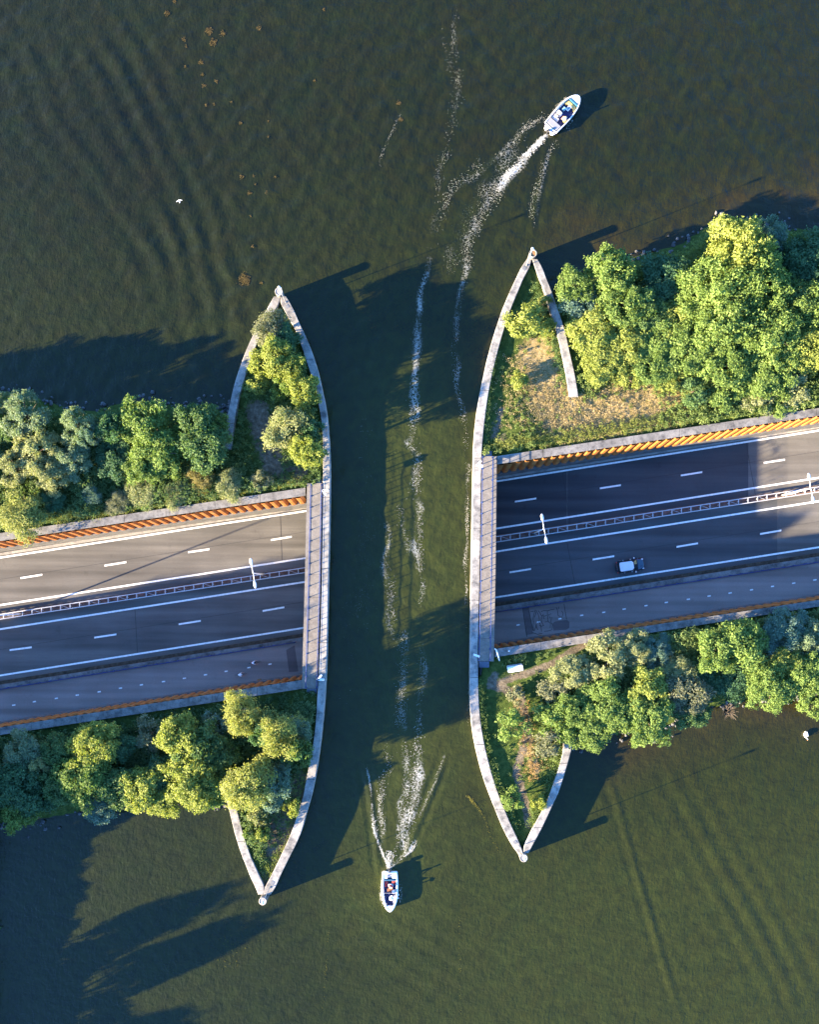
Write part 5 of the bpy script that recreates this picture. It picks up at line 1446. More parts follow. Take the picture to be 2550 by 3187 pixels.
# ------------------------------------------------------------------ signs, block, pipe on the walls
def local_thing(name, loc, rz, label, cat, group=None):
    t = thing(name, loc, label, cat, group); t['_o'] = (0.0, 0.0, 0.0); t.rotation_euler = (0, 0, rz); return t
def nav_sign(px, py, rz, label, double):
    c = W(px, py, ZW)
    t = local_thing('channel_sign', (c.x, c.y, ZW), rz, label, 'sign', 'white channel signs on the walls')
    MB().box((0, 0, 0.03), (0.3, 0.3, 0.06)).build('foot', M['plate_grey'], t)
    MB().tube([(0, 0, 0.05), (0, 0, 1.5)], 0.05, 8).build('post', M['galvanised'], t, True)
    for k, a in enumerate((0.5, -0.5) if double else (0.0,)):
        MB().box((0.36 * math.cos(a), 0.36 * math.sin(a), 1.15), (0.8, 0.24, 0.75), a).build('board', M['white_paint'], t)
nav_sign(1484, 1452, 0.35, 'white V-shaped channel sign at the north end of the right walkway', True)
nav_sign(1008, 1530, -0.5, 'white V-shaped channel sign at the north end of the left walkway', True)
nav_sign(994, 2112, 0.5, 'white channel sign at the south end of the left walkway', True)
nav_sign(1474, 2035, -0.35, 'single white channel sign at the south end of the right walkway', False)
def white_block():
    c = W(1604, 2079, 1.8)
    t = local_thing('concrete_block', (c.x, c.y, 1.25), RA, 'white concrete block with chamfered corner on the grass by the worn path', 'block')
    mb = MB()
    poly = [(-1.05, -0.36), (-0.90, -0.50), (0.98, -0.50), (1.05, -0.42), (1.05, 0.34), (0.90, 0.50), (-0.98, 0.50), (-1.05, 0.42)]
    mb.prism(poly, -0.2, 0.58)
    mb.build('body', M['concrete_pale'], t, bevel=0.03)
    mb = MB(); mb.prism([(x * 1.0, y * 0.8 - 0.09) for x, y in poly], 0.583, 0.66); mb.build('lid', M['white_paint'], t, bevel=0.02)
white_block()
def bent_pipe():
    a = W(1554, 2054, 1.3)
    t = thing('bent_pipe', (a.x, a.y, 1.2), 'white bent pipe curving over the coping at the south end of the right walkway', 'pipe')
    q = [W(1555, 2056, 1.2), W(1554.5, 2054, 2.1), W(1552, 2044, 2.5), W(1549, 2033, 2.6), W(1545, 2023, 2.45), W(1541, 2019, 2.1)]
    MB().tube(q, [0.075, 0.09, 0.1, 0.1, 0.1, 0.09], 9).build('pipe', M['white_paint'], t, True)
    e = q[-1]; MB().lathe([(0.13, 0), (0.13, 0.06)], (e.x, e.y, e.z - 0.03), 10).build('flange', M['plate_grey'], t)
    b = W(1585, 2026, ZC)
    t2 = thing('white_cap', (b.x, b.y, ZC), 'small round white cap on the coping near the bent pipe', 'cap')
    MB().lathe([(0.11, 0), (0.11, 0.05), (0.08, 0.1), (0.02, 0.12)], (b.x, b.y, ZC), 12).build('dome', M['white_paint'], t2, True)
bent_pipe()

# ------------------------------------------------------------------ people
def person_mesh(J, E, root, mats, pick):
    """J: name -> (x, y, z, r); one skinned surface"""
    names = list(J)
    me = bpy.data.meshes.new('skin'); me.from_pydata([J[n][:3] for n in names], [(names.index(a), names.index(b)) for a, b in E], [])
    o = bpy.data.objects.new('skin', me); COL.objects.link(o)
    o.modifiers.new('s', 'SKIN')
    sv = me.skin_vertices[0].data
    for i, n in enumerate(names):
        sv[i].radius = (J[n][3], J[n][3]); sv[i].use_root = (n == root)
    sb = o.modifiers.new('b', 'SUBSURF'); sb.levels = 2; sb.render_levels = 2
    dg = bpy.context.evaluated_depsgraph_get()
    out = bpy.data.meshes.new_from_object(o.evaluated_get(dg))
    bpy.data.objects.remove(o)
    out.materials.clear()
    for m in mats: out.materials.append(M[m])
    pts = [(n, Vector(J[n][:3])) for n in names]
    for f in out.polygons:
        c = f.center; n = min(pts, key=lambda q: (q[1] - c).length / max(0.06, J[q[0]][3]))[0]
        f.material_index = pick(n); f.use_smooth = True
    return out
def mirror(J):
    K = {}
    for n, v in J.items():
        if n.endswith('_l'): K[n] = v; K[n[:-2] + '_r'] = (v[0], -v[1], v[2], v[3])
        else: K[n] = v
    return K
EDG = [('hip', 'waist'), ('waist', 'chest'), ('chest', 'neck'), ('neck', 'head'), ('head', 'top')]
for sd in 'lr':
    EDG += [('chest', 'sh_' + sd), ('sh_' + sd, 'elb_' + sd), ('elb_' + sd, 'wri_' + sd), ('wri_' + sd, 'han_' + sd),
            ('hip', 'leg_' + sd), ('leg_' + sd, 'kne_' + sd), ('kne_' + sd, 'ank_' + sd), ('ank_' + sd, 'toe_' + sd)]
def cyclist_mesh(mats):
    J = mirror({'hip': (-.28, 0, .98, .15), 'waist': (-.12, 0, 1.16, .14), 'chest': (.10, 0, 1.36, .155), 'neck': (.22, 0, 1.47, .06), 'head': (.29, 0, 1.58, .095), 'top': (.30, 0, 1.70, .07),
        'sh_l': (.12, .19, 1.38, .075), 'elb_l': (.34, .27, 1.16, .05), 'wri_l': (.56, .24, 1.06, .035), 'han_l': (.63, .22, 1.05, .035),
        'leg_l': (-.26, .11, .95, .105), 'kne_l': (.16, .13, .74, .07), 'ank_l': (.0, .12, .34, .045), 'toe_l': (.16, .12, .28, .04)})
    J['kne_r'] = (.10, -.13, .60, .07); J['ank_r'] = (-.06, -.12, .20, .045); J['toe_r'] = (.11, -.12, .15, .04)
    def pick(n):
        b = n.split('_')[0]
        if b in ('chest', 'waist', 'sh'): return 0
        if b in ('hip', 'leg'): return 1
        if b == 'toe': return 2
        return 3
    return person_mesh(J, EDG, 'hip', mats, pick)
def torus(mb, c, R0, r, n=20, m=6):
    vs = []; fs = []
    for i in range(n):
        a = 2 * math.pi * i / n
        for j in range(m):
            b = 2 * math.pi * j / m; q = R0 + r * math.cos(b)
            vs.append((c[0] + q * math.cos(a), c[1] + r * math.sin(b), c[2] + q * math.sin(a)))
    for i in range(n):
        for j in range(m):
            fs.append((i * m + j, i * m + (j + 1) % m, ((i + 1) % n) * m + (j + 1) % m, ((i + 1) % n) * m + j))
    mb.add(vs, fs)
def cyclist(px, py, shirt, shorts, plab, blab, helmet, frame):
    p = W(px, py, zr((px - CX) / 22.0) + CYD + 1.3); z = zr(p.x) + CYD
    b = local_thing('bicycle', (p.x, p.y, z), RA, blab, 'bicycle', 'bicycles on the cycle path')
    for x in (-.52, .52):
        w = MB(); torus(w, (x, 0, .34), .31, .02); wo = w.build('wheel', M['black_rubber'], b, True)
        r = MB(); torus(r, (x, 0, .34), .28, .008, 20, 4)
        for k in range(8): r.tube([(x, 0, .34), (x + .28 * math.cos(k * .785), 0, .34 + .28 * math.sin(k * .785))], .004, 3)
        r.build('rim', M['galvanised'], wo)
    f = MB()
    for a, c in (((-.52, 0, .34), (-.08, 0, .30)), ((-.52, 0, .34), (-.22, 0, .80)), ((-.08, 0, .30), (-.25, 0, .88)), ((-.08, 0, .30), (.38, 0, .78)), ((-.22, 0, .80), (.36, 0, .86)), ((.35, 0, .95), (.52, 0, .34))):
        f.tube([a, c], .02, 6)
    f.build('frame', M[frame], b)
    h = MB(); h.tube([(.55, -.24, 1.0), (.5, -.12, .98), (.36, 0, .98), (.5, .12, .98), (.55, .24, 1.0)], .015, 6); h.build('handlebar', M['engine_black'], b)
    sd = MB(); sd.ellipsoid((-.27, 0, .90), (.14, .075, .03), 8, 5); sd.build('saddle', M['black_rubber'], b, True)
    pd = MB(); pd.box((-.0, .1, .27), (.1, .1, .02)).box((-.05, -.1, .15), (.1, .1, .02)).tube([(-.08, -.08, .30), (-.05, -.09, .16)], .012, 4).tube([(-.08, .08, .30), (-.0, .09, .27)], .012, 4); pd.build('pedals', M['engine_black'], b)
    me = cyclist_mesh([shirt, shorts, 'cloth_dark', 'skin_tone'])
    t = local_thing('person', (p.x, p.y, z), RA, plab, 'person')
    o = link('body', me, t)
    hm = MB(); hm.ellipsoid((.28, 0, 1.66), (.155, .115, .10), 12, 8); hm.build('helmet', M[helmet], t, True)
cyclist(788, 2063, 'cloth_white', 'cloth_red', 'cyclist in white top and red shorts riding nearest the blue rail', 'bicycle ridden nearest the blue rail', 'cloth_dark', 'engine_black')
cyclist(746, 2100, 'cloth_white', 'cloth_dark', 'cyclist in white top and dark shorts riding nearer the orange wall', 'bicycle ridden nearer the orange wall', 'cloth_white', 'engine_black')
def seated(mats, hat=None, lean=0.0):
    J = mirror({'hip': (0, 0, .10, .15), 'waist': (-.03 + lean * .3, 0, .30, .14), 'chest': (-.02 + lean, 0, .52, .16), 'neck': (.0 + lean, 0, .68, .06), 'head': (.03 + lean, 0, .80, .095), 'top': (.02 + lean, 0, .92, .075),
        'sh_l': (-.02 + lean, .19, .56, .075), 'elb_l': (.14 + lean, .25, .34, .05), 'wri_l': (.36, .17, .30, .036), 'han_l': (.44, .14, .31, .036),
        'leg_l': (.06, .11, .09, .10), 'kne_l': (.44, .13, .14, .075), 'ank_l': (.48, .13, -.26, .045), 'toe_l': (.62, .13, -.30, .04)})
    def pick(n):
        b = n.split('_')[0]
        return 0 if b in ('chest', 'waist', 'sh') else 1 if b in ('hip', 'leg') else 2
    return person_mesh(J, EDG, 'hip', mats, pick)
def seat_person(loc, rz, mats, label, hair, hat_r=0.0, lean=0.0):
    t = local_thing('person', loc, rz, label, 'person')
    link('body', seated(mats, None, lean), t)
    h = MB()
    if hat_r: 
        h.lathe([(hat_r, .92), (hat_r, .94), (.12, .96), (.10, 1.03), (.03, 1.05)], (.02 + lean, 0, 0), 16); h.build('hat', M[hair], t, True)
    else:
        h.ellipsoid((.01 + lean, 0, .86), (.12, .11, .12), 10, 8); h.build('hair', M[hair], t, True)
    return t

# ------------------------------------------------------------------ boats
def outline(L, B, bow, n=22, stern=0.9):
    P = []
    for i in range(n + 1):
        s = i / n; s = 1 - (1 - s) ** 1.5 if s > 0 else 0
        x = -L / 2 + L * s
        b = B / 2 * (stern + (1 - stern) * min(1, s / .3)) if s < .42 else B / 2 * max(0, 1 - ((s - .42) / .58) ** bow) ** (1 / 1.75)
        P.append((x, b))
    return [(x, -b) for x, b in P[:-1]] + [(P[-1][0], 0)] + [(x, b) for x, b in P[:-1][::-1]]
def scaled(P, L, B, w, shift=0.0):
    kx = (L - 2 * w) / L; ky = (B - 2 * w) / B
    return [(x * kx + shift, y * ky) for x, y in P]
def loft(mb, rings, cap_first=False, cap_last=False):
    n = len(rings[0]); vs = [v for r in rings for v in r]; fs = []
    for k in range(len(rings) - 1):
        for i in range(n):
            fs.append((k * n + i, k * n + (i + 1) % n, (k + 1) * n + (i + 1) % n, (k + 1) * n + i))
    if cap_first: fs.append(tuple(range(n))[::-1])
    if cap_last: fs.append(tuple(range((len(rings) - 1) * n, len(rings) * n)))
    mb.add(vs, fs)
def hull(t, L, B, bow, hullmat, w, floor_mat, gun=0.8):
    O = outline(L, B, bow)
    g = lambda x: gun + 0.16 * max(0, (x / L + .5)) ** 2
    z3 = lambda P, f: [(x, y, f(x)) for x, y in P]
    mb = MB()
    loft(mb, [z3(scaled(O, L, B, .32, -.1), lambda x: -.35), z3(scaled(O, L, B, .14, -.05), lambda x: -.02), z3(scaled(O, L, B, .02), lambda x: g(x) * .55), z3(O, lambda x: g(x) - .03)], True)
    h = mb.build('hull', M[hullmat], t, True)
    I = scaled(O, L, B, w, -.02)
    mb = MB(); loft(mb, [z3(O, lambda x: g(x) - .03), z3(scaled(O, L, B, -.03), lambda x: g(x)), z3(scaled(O, L, B, -.015), lambda x: g(x) + .05), z3(scaled(O, L, B, w * .8), lambda x: g(x) + .06), z3(I, lambda x: g(x) + .03)])
    mb.build('gunwale', M['white_gel'], t, True)
    mb = MB(); F = scaled(O, L, B, w + .06, -.02)
    loft(mb, [z3(I, lambda x: g(x) + .03), z3(F, lambda x: .30)])
    mb.build('inner_side', M['white_gel'], t, True)
    mb = MB(); mb.add([(x, y, .30) for x, y in F], [tuple(range(len(F)))]); mb.build('floor', M[floor_mat], t)
    return g
def outboard(t, x, s=1.0):
    o = MB(); o.box((x - .18, 0, .95), (.5 * s, .36 * s, .42), 0, .8); e = o.build('outboard_engine', M['engine_black'], t, bevel=.06)
    c = MB(); c.box((x - .16, 0, .35), (.16, .12, .9)).box((x - .2, 0, -.25), (.36, .06, .3)); c.build('leg', M['engine_black'], e)
    c = MB(); c.box((x + .08, 0, .66), (.2, .3, .3)); c.build('clamp', M['galvanised'], e)
def wheel(t, x, y, z):
    w = MB(); torus(w, (0, 0, 0), .15, .018, 16, 5)
    w.V = [(x + v[2] * .5 - v[1], y + v[0], z + v[2] * .85) for v in w.V]
    w.tube([(x + .16, y, z - .12), (x, y, z)], .02, 5); w.build('steering_wheel', M['engine_black'], t, True)

def boat_one():
    a = Vector(W(1714, 401, .6)); b = Vector(W(1802, 301, .9)); c = (a + b) / 2
    rz = math.atan2(b.y - a.y, b.x - a.x); L, B = 5.75, 2.35
    t = local_thing('motor_boat', (c.x, c.y, 0), rz, 'open motorboat with dark hull and grey stern pad heading to the upper right', 'boat', 'motor boats')
    g = hull(t, L, B, 2.6, 'navy_hull', .12, 'navy', .82)
    MB().prism([(-2.62, -.86), (-1.75, -.95), (-1.75, .95), (-2.62, .86)], .302, .86).build('stern_pad', M['grey_pad'], t, bevel=.06)
    p = MB(); p.prism([(-3.35, .35), (-3.2, .75), (-2.86, .92), (-2.86, .3)], .2, .36); p.build('swim_platform', M['white_gel'], t)
    p = MB(); p.prism([(-3.35, -.35), (-3.2, -.75), (-2.86, -.92), (-2.86, -.3)], .2, .36); p.build('swim_platform', M['white_gel'], t)
    MB().box((-3.0, 0, .5), (.34, .9, .5)).build('engine_well', M['light_pad'], t, bevel=.04)
    outboard(t, -3.25, .9)
    MB().box((-.55, .45, .62), (.55, .72, .62), 0, .9).build('console', M['white_gel'], t, bevel=.05)
    ws = MB(); ws.add([(-.32, .10, .95), (-.32, .80, .95), (-.52, .76, 1.3), (-.52, .14, 1.3)], [(0, 1, 2, 3)]); ws.build('windscreen', M['screen_glass'], t)
    wheel(t, -.92, .42, .98)
    MB().box((-1.35, .42, .52), (.5, .95, .42)).build('helm_seat', M['light_pad'], t, bevel=.06)
    MB().box((-.75, -.72, .48), (.5, .34, .36)).build('side_seat', M['tan_cushion'], t, bevel=.05)
    MB().box((.42, .42, .5), (.42, .34, .38)).build('cool_box', M['cooler_blue'], t, bevel=.04)
    tb = MB(); tb.box((.75, -.05, .86), (.78, .44, .05)); to = tb.build('table', M['white_gel'], t, bevel=.015)
    MB().box((.75, -.05, .892), (.55, .24, .01)).build('table_inlay', M['grey_pad'], to)
    MB().tube([(.75, -.05, .3), (.75, -.05, .84)], .04, 6).build('table_leg', M['galvanised'], to)
    bn = MB(); bn.prism([(1.25, -.82), (1.62, -.62), (1.62, .62), (1.25, .82), (1.0, .86), (1.0, .6), (1.2, .5), (1.2, -.5), (1.0, -.6), (1.0, -.86)], .302, .72); bn.build('bow_bench', M['tan_cushion'], t, bevel=.05)
    MB().prism([(1.70, -.74), (2.0, -.58), (2.0, .58), (1.70, .74)], .5, .96).build('bow_cover', M['teal_cover'], t, bevel=.03)
    for y0, y1 in ((-.5, -.18), (-.15, .15), (.18, .5)):
        MB().prism([(2.06, y0 * 1.05), (2.5, y0 * .75), (2.5, y1 * .75), (2.06, y1 * 1.05)], .6, .97).build('bow_pad', M['light_pad'], t, bevel=.03)
    MB().prism([(2.0, -.62), (2.62, -.2), (2.62, .2), (2.0, .62)], .4, .9).build('foredeck', M['white_gel'], t)
    R2 = Matrix.Rotation(rz, 3, 'Z')
    q = c + R2 @ Vector((-1.32, .45, 0))
    seat_person((q.x, q.y, .74), rz, ['cloth_white', 'cloth_dark', 'skin_tone'], 'person in white top steering the boat with the dark hull', 'hair_dark', 0, .05)
    q = c + R2 @ Vector((-.72, -.70, 0))
    seat_person((q.x, q.y, .66), rz + 1.57, ['cloth_white', 'cloth_white', 'skin_tone'], 'person in white sitting on the side seat of the boat with the dark hull', 'tan_cushion', 0, -.02)
boat_one()
def boat_two():
    a = Vector(W(1214, 2712, .6)); b = Vector(W(1214, 2836, .9)); c = (a + b) / 2
    rz = -math.pi / 2; L, B = 5.35, 2.2
    t = local_thing('motor_boat', (c.x, c.y, 0), rz, 'small white open motorboat with red seats heading down the picture', 'boat', 'motor boats')
    g = hull(t, L, B, 2.2, 'white_gel', .26, 'navy', .78)
    s = lambda f: -L / 2 + L * f
    MB().prism([(s(.03), -.8), (s(.17), -.82), (s(.17), -.3), (s(.03), -.3)], .302, .80).build('stern_deck', M['white_gel'], t, bevel=.03)
    MB().prism([(s(.03), .8), (s(.17), .82), (s(.17), .3), (s(.03), .3)], .302, .80).build('stern_deck', M['white_gel'], t, bevel=.03)
    MB().box((s(.12), 0, .42), (.45, .58, .2)).build('engine_well', M['light_pad'], t)
    outboard(t, s(-.005), 1.0)
    MB().box((s(.205), 0, .62), (.2, 1.4, .6)).build('seat_back', M['teal_cover'], t, bevel=.05)
    for y in (.5, -.5):
        MB().box((s(.27), y, .5), (.42, .42, .38)).build('seat', M['red_cushion'], t, bevel=.06)
    MB().box((s(.34), .1, .55), (.36, .66, .48)).build('helm_seat', M['light_pad'], t, bevel=.06)
    MB().box((s(.345), -.58, .48), (.5, .26, .34)).build('side_seat', M['red_cushion'], t, bevel=.05)
    tb = MB(); tb.box((s(.465), .0, .80), (.5, .7, .05)).tube([(s(.465), 0, .3), (s(.465), 0, .8)], .04, 6); tb.build('table', M['brown_wood'], t, bevel=.015)
    MB().box((s(.50), .48, .66), (.42, .44, .7), 0, .9).build('console', M['white_gel'], t, bevel=.05)
    ws = MB(); ws.add([(s(.535), -.80, .84), (s(.535), .80, .84), (s(.515), .74, 1.18), (s(.515), -.74, 1.18)], [(0, 1, 2, 3)]); ws.build('windscreen', M['screen_glass'], t)
    MB().tube([(s(.515), -.74, 1.18), (s(.512), 0, 1.2), (s(.515), .74, 1.18)], .02, 5).build('windscreen_frame', M['galvanised'], t)
    MB().prism([(s(.86), -.52), (s(.965), -.16), (s(.965), .16), (s(.86), .52)], .4, .93).build('foredeck', M['white_gel'], t, bevel=.03)
    MB().prism([(s(.60), -.80), (s(.80), -.62), (s(.80), -.36), (s(.60), -.5)], .302, .56).build('bow_bench', M['navy'], t, bevel=.03)
    MB().prism([(s(.60), .80), (s(.80), .62), (s(.80), .36), (s(.60), .5)], .302, .56).build('bow_bench', M['light_pad'], t, bevel=.03)
    for x, y in ((s(.60), -1.18), (s(.60), 1.16), (s(.68), 1.12)):
        MB().ellipsoid((x, y, .45), (.1, .1, .26), 8, 6).build('fender', M['white_gel'], t, True)
    R2 = Matrix.Rotation(rz, 3, 'Z')
    q = c + R2 @ Vector((s(.62), .15, 0))
    seat_person((q.x, q.y, .52), rz + .5, ['cloth_white', 'cloth_white', 'skin_tone'], 'person with a wide white hat in the bow of the white boat', 'cloth_white', .30, .05)
    q = c + R2 @ Vector((s(.33), .12, 0))
    seat_person((q.x, q.y, .82), rz, ['cloth_red', 'cloth_dark', 'skin_tone'], 'person in red steering the small white boat', 'light_pad', 0, .05)
boat_two()

# ------------------------------------------------------------------ car
def car():
    p = W(1964.6, 1760, zr(31) + 1.2); z = zr(p.x)
    t = local_thing('parked_car', (p.x, p.y, z + 0.01), RA, 'dark compact car with a white roof driving right in the shaded lane', 'car'); t.name = 'car'
    st = [(-2.06, .62, .62), (-1.98, .80, .98), (-1.7, .87, 1.02), (-1.0, .90, 1.0), (0, .90, .98), (.7, .90, .97), (1.0, .89, .96), (1.5, .85, .90), (1.9, .76, .80), (2.04, .60, .66)]
    rings = []
    for x, w, h in st:
        half = [(w * .82, .22), (w * .97, .34), (w, .55), (w * .985, h * .82), (w * .90, h * .96), (w * .6, h + .015), (0, h + .03)]
        ring = [(x, -y, zz) for y, zz in half] + [(x, y, zz) for y, zz in half[:-1][::-1]]
        rings.append(ring)
    mb = MB(); loft(mb, rings, True, True); mb.build('body', M['car_paint'], t, True)
    def ring(pts, zz): return [(x, y, zz) for x, y in pts]
    def rr(x0, x1, w0, w1, k=.12):
        return [(x0, -w0 + k), (x0 + k, -w0), (x1 - k * 2, -w1), (x1, -w1 + k * 2), (x1, w1 - k * 2), (x1 - k * 2, w1), (x0 + k, w0), (x0, w0 - k)]
    mb = MB(); loft(mb, [ring(rr(-1.96, .98, .80, .80), .96), ring(rr(-1.72, .36, .66, .64), 1.52)], False, True); mb.build('window_glass', M['glass_dark'], t)
    mb = MB(); loft(mb, [ring(rr(-1.70, .34, .67, .65), 1.50), ring(rr(-1.66, .28, .64, .62), 1.575), ring(rr(-1.5, .12, .52, .5), 1.60)], True, True); mb.build('roof', M['car_roof'], t, bevel=.02)
    mb = MB(); mb.add([(1.02, -.74, .995), (1.78, -.62, .885), (1.9, 0, .845), (1.78, .62, .885), (1.02, .74, .995), (1.06, 0, 1.03)], [(0, 1, 2, 5), (5, 2, 3, 4)]); mb.build('bonnet', M['car_bonnet'], t)
    mb = MB(); mb.add([(.90, .10, 1.035), (.90, .66, 1.035), (.48, .56, 1.42), (.48, .10, 1.42)], [(0, 1, 2, 3)]); mb.build('sunlit_dash', M['sunlit_tan'], t)  # sunlit dash behind the glass, painted on as a tan panel
    for sy in (1, -1):
        MB().ellipsoid((1.80, sy * .66, .80), (.17, .10, .09), 8, 6).build('headlight', M['lamp_clear'], t, True)
        MB().ellipsoid((-1.93, sy * .76, .92), (.10, .12, .13), 8, 6).build('tail_light', M['lamp_red'], t, True)
        m = MB(); m.ellipsoid((.62, sy * 1.02, 1.02), (.11, .12, .09), 8, 6).box((.64, sy * .92, 1.0), (.06, .14, .05)); m.build('mirror', M['car_roof'], t, True)
        for x in (-.95, .12):
            MB().box((x, sy * .91, .86), (.18, .05, .035)).build('door_handle', M['lamp_clear'], t)
        MB().box((-.7, sy * .60, 1.585), (1.6, .03, .05)).build('roof_rail', M['car_roof'], t)
        for x in (-1.28, 1.28):
            w = MB(); w.tube([(x, sy * .72, .33), (x, sy * .92, .33)], .33, 18); wo = w.build('wheel', M['black_rubber'], t)
            r = MB(); r.tube([(x, sy * .90, .33), (x, sy * .935, .33)], .21, 14); r.build('rim', M['galvanised'], wo)
    MB().box((-2.05, 0, .55), (.06, 1.3, .18)).build('rear_bumper', M['engine_black'], t, bevel=.02)
    MB().box((2.05, 0, .42), (.06, 1.1, .18)).build('front_bumper', M['engine_black'], t, bevel=.02)
    MB().box((-1.86, 0, 1.28), (.04, .5, .03)).build('wiper', M['engine_black'], t)
    MB().tube([(-1.35, -.1, 1.6), (-1.46, -.1, 1.68)], .014, 4).build('aerial', M['engine_black'], t)
car()

# ------------------------------------------------------------------ birds
def gull():
    c = W(558, 626, 9.0)
    t = local_thing('gull', (c.x, c.y, 9.0), math.radians(105), 'white gull flying above the dark water at the upper left', 'bird'); t.scale = (.72, .72, .72)
    MB().ellipsoid((0, 0, 0), (.20, .075, .07), 10, 7).ellipsoid((.2, 0, .02), (.075, .05, .05), 8, 6).build('body', M['feather_white'], t, True)
    MB().tube([(.26, 0, .02), (.32, 0, .0)], [.018, .005], 5).build('beak', M['beak_orange'], t)
    MB().add([(-.15, -.03, 0), (-.36, -.09, 0), (-.38, 0, .01), (-.36, .09, 0), (-.15, .03, 0), (-.2, 0, .03)], [(0, 1, 2, 5), (5, 2, 3, 4)]).build('tail', M['feather_white'], t)
    for s in (1, -1):
        MB().add([(.1, s * .05, .02), (.12, s * .28, .10), (-.06, s * .55, .06), (-.10, s * .52, .05), (-.04, s * .28, .08), (-.10, s * .05, .02), (.1, s * .05, .0), (-.10, s * .05, .0)],
                 [(0, 1, 4, 5), (1, 2, 3, 4), (6, 7, 4, 1)]).build('wing', M['feather_white'], t)
gull()
def swan():
    c = W(2509, 2287, .2)
    t = local_thing('swan', (c.x, c.y, 0), -math.pi / 2 + .1, 'white swan swimming near the right edge in the southern water', 'bird')
    mb = MB(); prof = [(-.55, .05, .22), (-.42, .15, .22), (-.2, .25, .2), (.05, .26, .18), (.28, .16, .18), (.38, .06, .2)]
    rings = [[(x, r * math.cos(a), z + r * .75 * math.sin(a)) for a in [k * math.pi / 5 for k in range(10)]] for x, r, z in prof]
    loft(mb, rings, True, True); mb.build('body', M['feather_white'], t, True)
    MB().tube([(.30, 0, .2), (.42, 0, .38), (.40, 0, .58), (.48, 0, .68), (.56, 0, .66)], [.08, .055, .05, .055, .05], 8).build('neck', M['feather_white'], t, True)
    MB().tube([(.58, 0, .65), (.68, 0, .61)], [.035, .015], 6).build('beak', M['beak_orange'], t)
    for s in (1, -1):
        MB().ellipsoid((-.12, s * .17, .33), (.36, .11, .10), 10, 6, s * .12).build('wing', M['feather_white'], t, True)
swan()

# ------------------------------------------------------------------ foam and floating weed
def flakes(name, label, cat, lines, mat, seed, z=0.05):
    """lines: (points in display px, half width m start, half width m end, count, min size, max size)"""
    rs = np.random.RandomState(seed); C = []; S = []
    for pts, w0, w1, n, s0, s1 in lines:
        L = np.array(dxy(pts)); d = np.hypot(*(L[1:] - L[:-1]).T); cum = np.concatenate([[0], np.cumsum(d)])
        # clustered along the line, so that the trail breaks up
        n = int(n * 0.75) if cat == 'foam' else n; s1 = s1 * 0.42 if cat == 'foam' else s1; s0 = s0 * 0.5; w0, w1 = (w0 * 1.15, w1 * 1.15) if cat == 'foam' else (w0, w1)
        ncl = max(3, int(cum[-1] / 0.9)); cc = np.sort(rs.rand(ncl)) * cum[-1]; wt = (0.28 + rs.rand(ncl) ** 1.5) * np.clip(np.minimum(cc, cum[-1] - cc) / (0.3 * cum[-1]), 0.05, 1)
        off = np.cumsum(rs.randn(ncl)) ; off = off - np.linspace(off[0], off[-1], ncl); off = off / max(1e-6, np.abs(off).max())
        ci = rs.choice(ncl, n, p=wt / wt.sum())
        s = cc[ci] + rs.randn(n) * 0.7; s = np.where((s < 0) | (s > cum[-1] - 1e-4), rs.rand(n) * (cum[-1] - 1e-3), s)
        k = np.searchsorted(cum, s, side='right') - 1; k = np.clip(k, 0, len(d) - 1)
        f = (s - cum[k]) / d[k]
        p = L[k] * (1 - f)[:, None] + L[k + 1] * f[:, None]
        nrm = np.stack([-(L[k + 1] - L[k])[:, 1], (L[k + 1] - L[k])[:, 0]], 1) / d[k][:, None]
        w = w0 + (w1 - w0) * s / cum[-1]
        p = p + nrm * (w * (off[ci] * 0.55 + rs.randn(n) * 0.42))[:, None] + rs.randn(n, 2) * 0.05
        C.append(p); S.append(s0 + (s1 - s0) * rs.rand(n) ** 2.2)
    C = np.concatenate(C); S = np.concatenate(S); n = len(C)
    a = np.sort(rs.rand(n, 6), 1) * 2 * math.pi; r = S[:, None] * rs.uniform(.45, 1.15, (n, 6))
    st = rs.uniform(.5, 1.0, n)[:, None]; th = rs.rand(n)[:, None] * 6.28
    x = np.cos(a) * r; y = np.sin(a) * r * st
    X = C[:, :1] + x * np.cos(th) - y * np.sin(th); Y = C[:, 1:] + x * np.sin(th) + y * np.cos(th)
    Z = np.repeat(z + rs.rand(n)[:, None] * 0.02, 6, 1)
    V = np.stack([X, Y, Z], 2)
    top = np.concatenate([C, np.full((n, 1), z + 0.03)], 1)[:, None, :] + np.array([0, 0, 1]) * (S * .12)[:, None, None]
    V = np.concatenate([V, top], 1).reshape(-1, 3)
    base = (np.arange(n) * 7)[:, None]
    F = np.concatenate([np.stack([base[:, 0] + i, base[:, 0] + (i + 1) % 6, base[:, 0] + 6], 1) for i in range(6)])
    o = link(name, np_mesh(name, V, F, M[mat], smooth=True))
    return tag(o, label, cat, kind='stuff')
